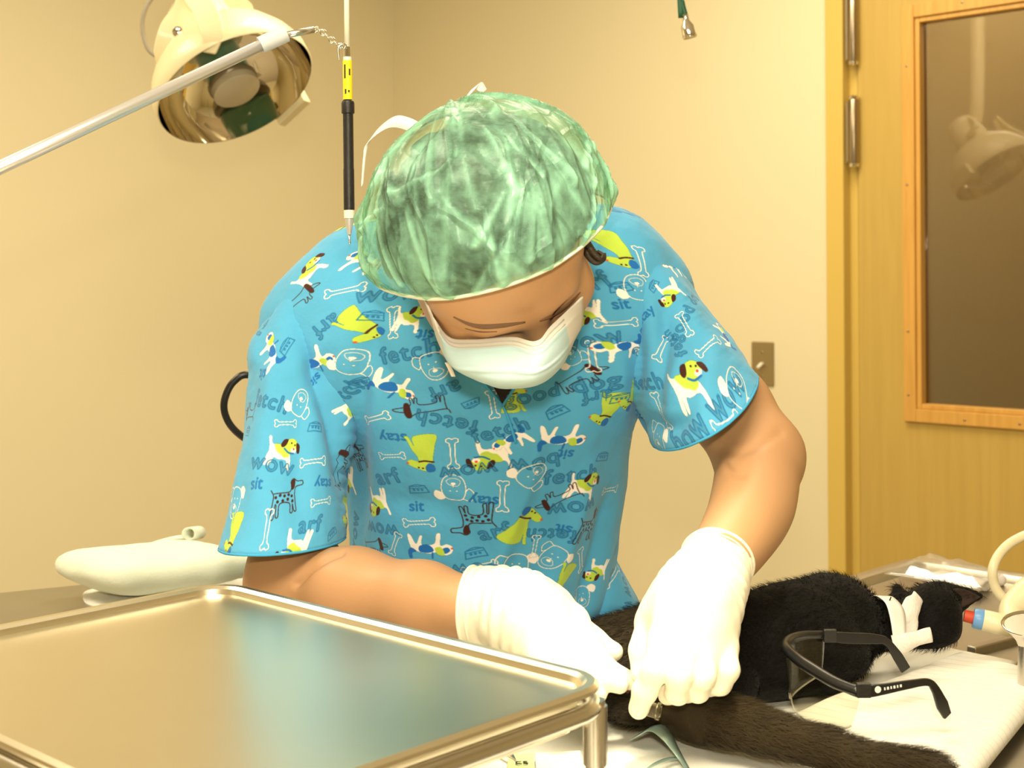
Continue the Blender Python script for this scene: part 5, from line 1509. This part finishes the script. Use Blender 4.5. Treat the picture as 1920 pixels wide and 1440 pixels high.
hemB = sleeve([at(1105, 500, 1.505), at(1168, 545, 1.50), at(1236, 640, 1.48), at(1280, 705, 1.455), at(1318, 765, 1.425)], [0.036, 0.062, 0.067, 0.068, 0.069], 0, (0.62, 1.32), 'sleeveB', CAM_R, (0.55, 0.10, -0.8))
for hm in (hemA, hemB):
    obj('sleeve_hem', tube(hm[::2], 0.0014, 8, closed=True), mat('hem_blue', (0.05, 0.36, 0.66), 0.85), top)
# side-slit flap at the lower right
G = patch([[at(1132, 1000, 1.56), at(1148, 1030, 1.57), at(1150, 1042, 1.60)], [at(1110, 1075, 1.545), at(1160, 1085, 1.54), at(1178, 1092, 1.59)], [at(1098, 1130, 1.535), at(1165, 1128, 1.53), at(1197, 1128, 1.58)], [at(1100, 1178, 1.53), at(1150, 1166, 1.525), at(1196, 1146, 1.57)]], 18, 16)
G = G + np.array((0, -1.0, 0)) * (0.006 * np.sin(np.linspace(0, 9, G.shape[1])))[None, :, None]
fv, ff = sheet(G)
fq = np.array(ff)
flap = obj('hem_flap', (np.array(fv), fq), M['scrub'], top, solid=0.0016)
gu, gv = np.meshgrid(np.linspace(0, 0.09, G.shape[0]), np.linspace(0, 0.06, G.shape[1]), indexing='ij')
PIECES['flap'] = (np.array(fv), fq, np.stack([0.46 + gv.ravel(), 0.99 + gu.ravel()], 1), flap, 99)
# V neck: the dark undershirt shows in the gap
P3 = []
tb_ = BVHTree.FromPolygons([tuple(p) for p in V], [tuple(int(i) for i in q) for q in Q])
def on_mesh(bv, px, py, lift):
    d = nrm(ray(px, py)); h = bv.ray_cast(Vector(CAM_P), Vector(d))
    return None if h[0] is None else np.array(h[0]) - d * lift
tb_ = BVHTree.FromPolygons([tuple(p) for p in PIECES['trunk'][0]], [tuple(int(i) for i in q) for q in PIECES['trunk'][1]])
rows = []
for t in np.linspace(0, 1, 8):
    rows.append([on_mesh(tb_, (912 + 30 * t) * (1 - s) + (972 - 30 * t) * s, 700 + 57 * t + 4 * s * (1 - t), 0.0022) for s in np.linspace(0, 1, 6)])
if all(p is not None for r in rows for p in r):
    obj('undershirt', sheet(np.array(rows)), M['undershirt'], person)
for pts in ([(942, 760), (922, 736), (898, 706)], [(942, 760), (962, 732), (985, 698)], [(942, 758), (955, 790), (968, 832)]):
    P = [on_mesh(tb_, x, y, 0.0012) for x, y in catmull([(x, y, 0) for x, y in pts], 6)[:, :2]]
    if all(p is not None for p in P):
        obj('neck_seam', tube(P, 0.0014, 8), bpy.data.materials['hem_blue'], top)

# ---- print the cloth
# every motif's place on the cutting sheet: kind, metres along, metres up, turn, scale
MOTIFS = """
whitegreen,0.4144,0.4831,1.503,0.801 whiteblue,0.4530,0.4956,-0.159,0.712 bone,0.4582,0.4682,0.340,0.890 dachs,0.4205,0.4559,1.021,0.801 arf,0.4552,0.4328,-2.275,0.890 greendog,0.4794,0.4348,-2.102,0.890
bowl,0.3315,1.2208,1.219,0.890 whiteblue,0.3120,1.2159,-0.839,0.890 whiteblue,0.4469,0.3968,-2.615,0.890 doghead,0.4766,0.3981,2.844,0.890 sit,0.3070,1.1954,2.989,0.890 sit,0.3790,1.1959,-2.285,0.890
fetch,0.3200,1.1700,-0.262,0.979 fetch,0.4667,0.3636,0.806,0.801 dachs,0.2792,1.1635,2.939,0.801 doghead,0.3585,1.1683,2.838,0.890 bone,0.3444,1.1470,0.101,0.712 bowl,0.2854,1.1440,-0.256,0.890
bowl,0.3811,1.1449,-0.015,0.890 whitegreen,0.3451,1.1182,-0.087,0.890 bone,0.3826,1.1106,0.114,0.890 wow,0.3347,1.1037,-0.102,0.935 sit,0.3221,1.0869,-0.014,0.935 stay,0.3983,1.0916,-3.085,0.890
doghead,0.2862,1.0737,-0.044,0.935 spotdog,0.3578,1.0771,0.190,0.890 bone,0.3985,1.0723,0.133,0.712 greendog,0.2955,1.0459,3.130,0.890 bone,0.3419,1.0499,1.588,0.890 arf,0.3892,1.0530,0.001,0.890
bowl,0.4198,1.0421,0.399,0.801 whitegreen,0.3742,1.0331,3.081,0.890 bone,0.5025,0.4388,1.773,0.890 bowl,0.4867,0.4450,-0.100,0.890 whitegreen,0.5175,0.4431,-0.014,0.712 wow,0.4931,0.4646,0.101,0.890
sit,0.5313,0.4276,3.072,0.890 fetch,0.5186,0.4111,0.289,1.023 doghead,0.5415,0.3989,0.385,0.890 bowl,0.4810,0.3765,0.344,0.890 whiteblue,0.5079,0.3753,2.809,0.890 dachs,0.5325,0.3542,-2.912,0.890
bone,0.4921,0.3400,0.422,0.890 stay,0.5072,0.3235,-3.084,0.935 spotdog,0.4444,0.2840,0.317,0.801 whitegreen,0.4282,1.1668,-0.633,0.712 bone,0.5039,0.3003,0.202,0.756 arf,0.4946,0.2755,0.310,1.023
greendog,0.5318,0.3059,-2.959,0.979 whitegreen,0.4747,0.2408,-2.880,0.890 bowl,0.5240,0.2656,0.140,0.935 sit,0.5205,0.2452,0.117,0.935 bone,0.5235,0.2286,0.181,0.890 bone,0.5556,0.3075,1.603,0.935
doghead,0.5552,0.2692,-3.123,0.935 fetch,0.5508,0.3400,2.923,0.979 arf,0.5503,0.3731,-2.781,0.890 bone,0.5875,0.3590,1.693,0.845 bowl,0.5711,0.3605,-2.833,0.712 whitegreen,0.5843,0.3044,-3.070,0.890
whiteblue,0.6016,0.3194,0.665,0.712 fetch,0.5924,0.3321,0.339,0.890 greendog,0.6031,0.3647,0.151,0.712 good dog,0.6389,0.3697,0.191,0.845 dachs,0.6556,0.3833,0.537,0.756 bone,0.6663,0.4033,1.498,0.890
doghead,0.6502,0.4049,-2.685,0.712 wow,0.6644,0.4177,0.229,0.890 bowl,0.6367,0.3492,0.458,0.890 whiteblue,0.6413,0.3219,3.084,0.890 sit,0.6444,0.3027,2.951,0.890 bow wow,0.5918,0.2913,-2.996,0.890
doghead,0.6168,0.2844,2.450,0.890 fetch,0.6528,0.2787,-0.017,0.979 whitegreen,0.6656,0.2637,-0.261,0.845 dachs,0.6425,0.2534,-2.772,0.801 wow,0.6561,0.2434,-3.139,0.890 stay,0.5797,0.2591,3.033,0.935
bone,0.5947,0.2616,1.533,0.935 spotdog,0.5704,0.2350,-3.049,0.935 arf,0.5877,0.2243,0.341,0.935 greendog,0.6101,0.2303,-0.370,0.979 spotdog,0.6756,0.2172,-0.326,0.979 fetch,0.6345,0.2149,2.982,0.801
sit,0.6455,0.2201,2.881,0.801 whiteblue,0.5329,0.2041,-3.011,0.935 bowl,0.5722,0.1992,0.254,0.979 bone,0.5761,0.1843,0.441,0.935 doghead,0.6052,0.1838,-0.124,1.023 doghead,0.6368,0.1905,-0.720,0.845
bone,0.6217,0.2040,1.442,0.712 bone,0.6698,0.1781,1.848,0.890 greendog,0.6448,0.1646,2.658,0.890 bow wow,0.5438,0.1764,-3.018,0.890 wow,0.4801,0.2140,-3.013,0.890 dachs,0.4682,0.1914,0.290,0.801
bone,0.4981,0.2005,1.201,0.801 greendog,0.6767,0.3466,2.972,0.890 bowl,0.6855,0.3582,0.052,0.890 bowl,0.6856,0.2908,-0.279,0.890 bone,0.7091,0.2460,-0.145,0.801 arf,0.6805,0.4764,0.290,0.935
whitegreen,0.6656,0.4462,-3.107,0.712 bowl,0.6982,0.4701,0.022,0.890 sit,0.6929,0.4539,-0.033,0.890 bone,0.6869,0.4354,-0.008,0.845 whiteblue,0.6839,0.4098,0.074,0.801 greendog,0.7138,0.5046,-3.092,0.890
arf,0.6658,0.3616,-3.050,0.801 whitegreen,0.7043,0.1538,2.928,0.712 doghead,0.6861,0.1284,0.019,0.801 doghead,0.7105,0.4679,2.906,0.845 bone,0.7256,0.4929,1.177,0.890 bowl,0.9632,1.2490,0.426,0.801
stay,0.9346,1.2238,0.143,0.935 whitegreen,0.9731,1.2337,3.120,0.801 good dog,0.9810,1.2020,0.597,0.801 bone,0.9652,1.1891,-1.699,0.890 bone,0.9721,1.1585,0.122,0.890 bone,0.9285,1.1829,0.562,0.890
fetch,0.9430,1.1794,1.537,0.712 arf,0.7019,0.4138,0.914,0.890 whiteblue,1.0072,1.1655,-1.829,0.756 whitegreen,0.9342,1.1413,-0.159,0.979 fetch,0.8870,1.1665,-0.358,0.845 bow wow,0.9340,1.1213,0.118,0.979
doghead,0.9757,1.1232,2.196,0.935 bone,0.9446,1.1117,3.069,0.890 bone,0.8846,1.1404,-1.900,0.890 stay,0.7291,1.1271,0.093,0.890 doghead,0.8608,1.1209,-0.496,0.801 greendog,0.6982,0.3572,2.831,0.801
sit,0.8156,1.1455,2.526,0.801 bone,0.4830,1.0188,-0.853,0.890 bow wow,0.5024,1.0433,-1.482,0.801
"""
PLACED = []
for w_ in MOTIFS.replace('good dog', 'good_dog').replace('bow wow', 'bow_wow').split():
    k_, u_, v_, t_, c_ = w_.split(',')
    PLACED.append((k_.replace('_', ' '), float(u_), float(v_), float(t_), float(c_)))
rnd = random.Random(11)
kinds = ['bone', 'bone', 'bowl', 'sit', 'stay', 'arf', 'wow', 'fetch', 'greendog', 'whitegreen', 'whiteblue', 'doghead', 'spotdog', 'dachs']
for i in range(5200):
    u, v = rnd.uniform(0, CW), rnd.uniform(0, CH)
    if all(math.hypot(u - p[1], v - p[2]) > 0.041 for p in PLACED):
        PLACED.append((rnd.choice(kinds), u, v, rnd.choice((0, 0, math.pi, 1.4, -0.6, 0.5)) + rnd.uniform(-.2, .2), 0.95))
for p in PLACED:
    print_at(*p)
img = bpy.data.images.new('dog_print', PW, PH, alpha=False)
px_ = np.ones((PH, PW, 4), np.float32); px_[..., :3] = np.clip(SHEET, 0, 1)
img.pixels.foreach_set(px_.ravel()); img.update()
for k, (Vv, Qq, uv, o, per) in PIECES.items():
    me = o.data
    l = uv[Qq.ravel()].reshape(-1, 4, 2).copy()
    mx = l[..., 0].max(1, keepdims=True)
    l[..., 0] = np.where(mx - l[..., 0] > per / 2, l[..., 0] + per, l[..., 0])
    l[..., 0] /= CW; l[..., 1] /= CH
    ly = me.uv_layers.new(name='cloth')
    ly.data.foreach_set('uv', l.reshape(-1).astype(np.float32))
nt = M['scrub'].node_tree; b = nt.nodes['Principled BSDF']
ti = nt.nodes.new('ShaderNodeTexImage'); ti.image = img; ti.interpolation = 'Cubic'
nt.links.new(ti.outputs['Color'], b.inputs['Base Color'])
b.inputs['Roughness'].default_value = 0.85; b.inputs['Specular IOR Level'].default_value = 0.25; b.inputs['Sheen Weight'].default_value = 0.15
nz = nt.nodes.new('ShaderNodeTexNoise'); nz.inputs['Scale'].default_value = 26; nz.inputs['Detail'].default_value = 7
tc = nt.nodes.new('ShaderNodeTexCoord'); nt.links.new(tc.outputs['Object'], nz.inputs['Vector'])
bp = nt.nodes.new('ShaderNodeBump'); bp.inputs['Strength'].default_value = 0.55; bp.inputs['Distance'].default_value = 0.007
nt.links.new(nz.outputs['Fac'], bp.inputs['Height']); nt.links.new(bp.outputs[0], b.inputs['Normal'])

# ---- bouffant cap over the hair
CR = nrm((math.cos(R(15)), 0, math.sin(R(15))))
CUu = np.array((-CR[2], 0, CR[0]))
CAX = np.array([CR, (0, 1, 0), CUu])
rim_c = at(975, 506, 1.20)
rim_n = nrm(0.945 * np.array((-math.sin(R(17.5)), 0, math.cos(R(17.5)))) + np.array((0, -0.30, 0)))
def cap_field(shrink, h=0.0020):
    Fc = Field((-0.19, 1.10, 1.27), (0.16, 1.48, 1.54), h)
    Fc.ell(at(908, 366, 1.285), (0.101 - shrink, 0.116 - shrink, 0.087 - shrink), CAX, 0.01)
    Fc.ell(at(796, 462, 1.285), (0.056 - shrink, 0.082 - shrink, 0.056 - shrink), CAX, 0.04)
    Fc.ell(at(1040, 396, 1.285), (0.046 - shrink, 0.080 - shrink, 0.058 - shrink), CAX, 0.04)
    Fc.ell(hd(0, 0.045, 0.015), (0.089 - shrink, 0.090 - shrink, 0.090 - shrink), HA, 0.03)
    return Fc
Fc = cap_field(0.0)
Fc.cut(rim_c, -rim_n)
V, Q = Fc.mesh(); V = relax(V, Q, 3); N = normals(V, Q)
hgt = (V - rim_c) @ rim_n
qv = V - at(915, 420, 1.285)
th = np.arctan2(qv @ CR, -qv[:, 1])
keep = hgt > 0.0035
w = np.exp(-np.clip(hgt, 0, 1) / 0.055)
thw = th + 0.10 * noise(V * 18)
pleat = np.abs(((thw * 5.6 + 0.35 * noise(np.stack([th * 4, hgt * 6, th * 0], 1))) % 1) - 0.5) * 2
big = 1 - np.abs(noise(np.stack([th * 4.2 + 3, hgt * 9 + th * 0.6, th * 0 + 1.5], 1)))
ridge = np.clip(big, 0, 1) ** 6
cr2 = np.clip(1 - np.abs(noise(np.stack([th * 2.5 + hgt * 14, hgt * 20 - th * 3, th * 0 + 7.5], 1))) * 2.2, 0, 1) ** 2
fr_ = np.random.default_rng(21)
fold_amt = np.zeros(len(V))
su = th * 0.115; sv = hgt.copy()
for i in range(95):
    if i < 62:
        a0 = np.array((fr_.uniform(-2.6, 2.6) * 0.115, fr_.uniform(0.0, 0.03))); an = fr_.normal(1.57, 0.32); ln_ = fr_.uniform(0.04, 0.12)
    else:
        a0 = np.array((fr_.uniform(-2.0, 2.0) * 0.115, fr_.uniform(0.04, 0.14))); an = fr_.uniform(0.2, 2.9); ln_ = fr_.uniform(0.03, 0.09)
    b0 = a0 + ln_ * np.array((math.cos(an), math.sin(an))); dd_ = b0 - a0
    tt = np.clip(((su - a0[0]) * dd_[0] + (sv - a0[1]) * dd_[1]) / (dd_ @ dd_), 0, 1)
    dist = np.hypot(su - a0[0] - tt * dd_[0], sv - a0[1] - tt * dd_[1])
    wd = fr_.uniform(0.0032, 0.0070) * (1 - 0.6 * tt)
    fold_amt += fr_.choice((1.0, 1.0, -0.6)) * np.clip(1 - dist / wd, 0, 1) * (1 - 0.5 * tt) * fr_.uniform(0.6, 1.3)
V = V + N * (0.0030 * np.clip(fold_amt, -1, 1.6) * np.clip(hgt / 0.012, 0.2, 1))[:, None]
V = V + N * ((0.0042 * w * (pleat - 0.5) + 0.0050 * ridge + 0.0022 * cr2 + 0.003 * noise(V * 24)) * np.clip(hgt / 0.02, 0.25, 1))[:, None]
kq = keep[Q].all(1)
Q2 = Q[kq]
used = np.unique(Q2); remap = np.full(len(V), -1); remap[used] = np.arange(len(used))
capm = bpy.data.materials.new('green_nonwoven'); capm.use_nodes = True
nt = capm.node_tree; b = nt.nodes['Principled BSDF']; out = nt.nodes['Material Output']
b.inputs['Base Color'].default_value = (0.33, 0.67, 0.48, 1); b.inputs['Roughness'].default_value = 0.30; b.inputs['Specular IOR Level'].default_value = 0.45
tc = nt.nodes.new('ShaderNodeTexCoord')
n1 = nt.nodes.new('ShaderNodeTexNoise'); n1.inputs['Scale'].default_value = 16; n1.inputs['Detail'].default_value = 7; n1.inputs['Roughness'].default_value = 0.65
nt.links.new(tc.outputs['Object'], n1.inputs['Vector'])
cr = nt.nodes.new('ShaderNodeValToRGB'); cr.color_ramp.elements[0].position = 0.36; cr.color_ramp.elements[1].position = 0.66
cr.color_ramp.elements[0].color = (0.10, 0.10, 0.10, 1); cr.color_ramp.elements[1].color = (0.66, 0.66, 0.66, 1)
nt.links.new(n1.outputs['Fac'], cr.inputs[0])
trn = nt.nodes.new('ShaderNodeBsdfTransparent'); trn.inputs[0].default_value = (0.72, 0.88, 0.74, 1)
mxs = nt.nodes.new('ShaderNodeMixShader')
at_ = nt.nodes.new('ShaderNodeAttribute'); at_.attribute_name = 'fold'
ma = nt.nodes.new('ShaderNodeMath'); ma.operation = 'MULTIPLY_ADD'; ma.inputs[1].default_value = 0.5; ma.use_clamp = True
nt.links.new(at_.outputs['Fac'], ma.inputs[0]); nt.links.new(cr.outputs[0], ma.inputs[2])
nt.links.new(ma.outputs[0], mxs.inputs[0]); nt.links.new(trn.outputs[0], mxs.inputs[1]); nt.links.new(b.outputs[0], mxs.inputs[2]); nt.links.new(mxs.outputs[0], out.inputs[0])
vo = nt.nodes.new('ShaderNodeTexVoronoi'); vo.feature = 'DISTANCE_TO_EDGE'; vo.inputs['Scale'].default_value = 26
mp = nt.nodes.new('ShaderNodeMapping'); mp.inputs['Scale'].default_value = (1.3, 1, 0.45); mp.inputs['Rotation'].default_value = (0, R(-12), 0)
n2 = nt.nodes.new('ShaderNodeTexNoise'); n2.inputs['Scale'].default_value = 9
nt.links.new(tc.outputs['Object'], n2.inputs['Vector'])
va = nt.nodes.new('ShaderNodeVectorMath'); va.operation = 'MULTIPLY_ADD'; va.inputs[1].default_value = (0.06, 0.06, 0.06)
nt.links.new(n2.outputs['Color'], va.inputs[0]); nt.links.new(tc.outputs['Object'], va.inputs[2]); nt.links.new(va.outputs[0], mp.inputs[0]); nt.links.new(mp.outputs[0], vo.inputs['Vector'])
r2 = nt.nodes.new('ShaderNodeValToRGB'); r2.color_ramp.elements[0].position = 0.0; r2.color_ramp.elements[1].position = 0.10
r2.color_ramp.elements[0].color = (1, 1, 1, 1); r2.color_ramp.elements[1].color = (0, 0, 0, 1)
nt.links.new(vo.outputs['Distance'], r2.inputs[0])
bp = nt.nodes.new('ShaderNodeBump'); bp.inputs['Strength'].default_value = 0.55; bp.inputs['Distance'].default_value = 0.003
nt.links.new(r2.outputs[0], bp.inputs['Height']); nt.links.new(bp.outputs[0], b.inputs['Normal'])
M['cap'] = capm
cap = obj('surgical_cap', (V[used], remap[Q2]), M['cap'], person)
fa = cap.data.attributes.new('fold', 'FLOAT', 'POINT')
fa.data.foreach_set('value', np.clip(np.abs(fold_amt[used]) * 0.8 + 0.5 * w[used] * np.clip(pleat[used] - 0.6, 0, 1), 0, 1).astype(np.float32))
# elastic along the open edge
edge = V[used][(hgt[used] < 0.0075)]
et = np.arctan2((edge - rim_c - CUu * 0) @ CR + 0.03, -(edge[:, 1] - 1.285))
loop_ = []
for a in np.linspace(-math.pi, math.pi, 90, endpoint=False):
    s_ = np.abs((et - a + math.pi) % (2 * math.pi) - math.pi) < 0.07
    if s_.any(): loop_.append(edge[s_].mean(0))
loop_ = np.array(loop_)
for _ in range(2): loop_ = (np.roll(loop_, 1, 0) + loop_ * 2 + np.roll(loop_, -1, 0)) / 4
obj('elastic_edge', tube(loop_, 0.0016, 8, closed=True), mat('elastic', (0.72, 0.74, 0.60), 0.8), cap)
Fh = cap_field(0.0, 0.0034)
Fs = Field((-0.19, 1.10, 1.27), (0.16, 1.48, 1.54), 0.0034)
Fs.ell(hd(0, 0.035, -0.012), (0.079, 0.084, 0.096), HA, 0.01)
Fs.ell(hd(0, 0.030, 0.050), (0.074, 0.047, 0.046), HA, 0.02)
Fh.d = np.maximum(np.minimum(Fh.d + 0.0115, Fs.d - 0.009), Fh.d + 0.004)
Fh.cut(rim_c + rim_n * 0.003, -rim_n)
V, Q = Fh.mesh(); V = relax(V, Q, 2); N = normals(V, Q)
V = V + N * (0.0035 * noise(V * 26) - 0.0025 + 0.002 * noise(V * 80))[:, None]
hair = obj('hair', (V, Q), M['hair'], person)
# loose curl by her left ear
for k, pts in enumerate(([(1098, 452), (1110, 470), (1124, 484), (1130, 478), (1120, 470)], [(1096, 456), (1104, 480), (1118, 492), (1132, 486), (1134, 474)], [(1100, 460), (1112, 482), (1128, 488)])):
    obj('hair_curl', tube(catmull([at(x, y, 1.245 + 0.003 * k) for x, y in pts], 8), [0.004, 0.0028, 0.0012], 8), M['hair'], hair)

# ---- mask
ctl = [[(795, 560, 1.262), (836, 628, 1.228), (885, 637, 1.215), (960, 632, 1.21), (1006, 640, 1.19), (1034, 610, 1.21), (1092, 556, 1.252)],
       [(808, 594, 1.262), (842, 655, 1.222), (890, 662, 1.206), (960, 658, 1.20), (1006, 668, 1.18), (1042, 640, 1.20), (1093, 585, 1.254)],
       [(822, 640, 1.268), (848, 685, 1.225), (895, 692, 1.203), (955, 692, 1.19), (1006, 695, 1.178), (1050, 665, 1.205), (1090, 610, 1.262)],
       [(842, 680, 1.275), (868, 700, 1.235), (905, 714, 1.21), (950, 720, 1.195), (1008, 714, 1.186), (1052, 684, 1.215), (1080, 630, 1.272)],
       [(855, 690, 1.30), (880, 702, 1.27), (915, 720, 1.255), (950, 728, 1.245), (1010, 720, 1.24), (1050, 688, 1.26), (1075, 640, 1.29)]]
CP3 = []
for row in ctl:
    r_ = []
    for x, y, d in row:
        h = on_body(x, y, 0)
        dep = d if h is None else min(d, (h - CAM_P) @ CAM_F - 0.006)
        r_.append(at(x, y, dep))
    CP3.append(r_)
G = patch(CP3, 40, 60)
nu, nv = G.shape[:2]
uu = np.linspace(0, 1, nu)[:, None]
G = G - CAM_F * (0.0022 * np.maximum(0, np.sin(uu * 2 * math.pi * 3.0 - 2.0)) ** 6)[..., None] * (np.sin(np.linspace(0, math.pi, nv)) ** 0.5)[None, :, None]
v_, f_ = sheet(G)
mask = obj('face_mask', (np.array(v_), np.array(f_)), M['maskblue'], person, solid=0.0016)
mask.data.materials.append(M['maskwhite'])
mi = [1 if (i // (nv - 1) < nu * 0.17 or i % (nv - 1) < 6 or i % (nv - 1) > nv - 8) else 0 for i in range(len(f_))]
mask.data.polygons.foreach_set('material_index', mi)
M['stitch'] = mat('mask_stitch', (0.50, 0.48, 0.46), 0.8)
for rr in (0.075, 0.165):
    P = G[int(rr * (nu - 1)) if rr < 0.1 else int(0.17 * nu)] - CAM_F * 0.0012
    for k in range(3, nv - 4, 1):
        if k % 2: continue
    obj('stitch_line', tube(P[6:-6], 0.0006, 6), M['stitch'], mask)
# ties
M['tie'] = mat('mask_tie', (0.82, 0.76, 0.70), 0.8, var=0.02)
P = catmull([at(812, 268, 1.31), at(786, 244, 1.34), at(760, 231, 1.35), at(735, 229, 1.355), at(708, 246, 1.36), at(690, 268, 1.362), at(684, 292, 1.362), at(681, 322, 1.362), at(679, 348, 1.362)], 8)
obj('mask_tie', ribbon(P, 0.0125, nrm((0.55, 0.2, 0.8)), [0.8, 1, 1.1, 1.3, 1.2, 0.5, 0.35, 0.3]), M['tie'], mask, solid=0.0006)
P = catmull([at(862, 208, 1.30), at(872, 186, 1.335), at(884, 172, 1.345), at(896, 160, 1.35), at(908, 172, 1.35)], 8)
obj('mask_tie', ribbon(P, 0.0120, nrm((0.7, 0.3, 0.6)), [1, 1, 1.0, 0.6]), M['tie'], mask, solid=0.0006)
obj('mask_tie', ribbon(catmull([at(838, 680, 1.272), at(846, 696, 1.276), at(850, 706, 1.28)], 6), 0.004, CAM_R), M['tie'], mask, solid=0.0006)

# ---- lower clothes, out of the picture below the table top
L = Field((-0.26, 1.42, 0.02), (0.20, 1.86, 1.05), 0.007)
hipc = at(905, 1180, 1.62)
for sx in (-1, 1):
    hj = hipc + np.array((sx * 0.075, 0.03, -0.06)); kn = np.array((hipc[0] + sx * 0.085, 1.655, 0.50)); an = np.array((hipc[0] + sx * 0.09, 1.68, 0.09))
    L.chain([hj, kn, an], [0.085, 0.070, 0.058], 0.04)
L.ell(hipc + np.array((0, 0.03, -0.02)), (0.13, 0.10, 0.12), None, 0.05)
L.cut((0, 0, 0.06), (0, 0, -1))
V, Q = L.mesh(); V = relax(V, Q, 2)
obj('scrub_trousers', (V, Q), M['trousers'], person)
for sx in (-1, 1):
    x = hipc[0] + sx * 0.09
    S = Field((x - 0.06, 1.45, 0), (x + 0.06, 1.76, 0.12), 0.005)
    S.cone((x, 1.70, 0.05), (x, 1.53, 0.035), 0.045, 0.036, 0.01); S.cut((0, 0, 0.001), (0, 0, -1))
    V, Q = S.mesh()
    obj('shoe', (V, Q), M['shoe'], person)

# ---- black cable looping out from behind her
cb = catmull([at(620, 800, 1.78), at(540, 742, 1.76), at(470, 704, 1.74), at(438, 716, 1.735), at(421, 750, 1.735), at(424, 782, 1.74), at(446, 812, 1.745), at(500, 850, 1.76), at(560, 900, 1.79), at(600, 1000, 1.84), at(606, 1040, 1.90)], 10)
zt = TZ + 0.006
last = splace(0.05, 0.05, 0.009)
cb = np.vstack([cb[:-1], catmull([cb[-1], (cb[-1] + last) / 2 + UP * 0.02, last], 8)])
tag(obj('black_cable', tube(cb, 0.0046, 14), M['black']), 'black cable looping out behind the sleeve against the left wall', 'cable')
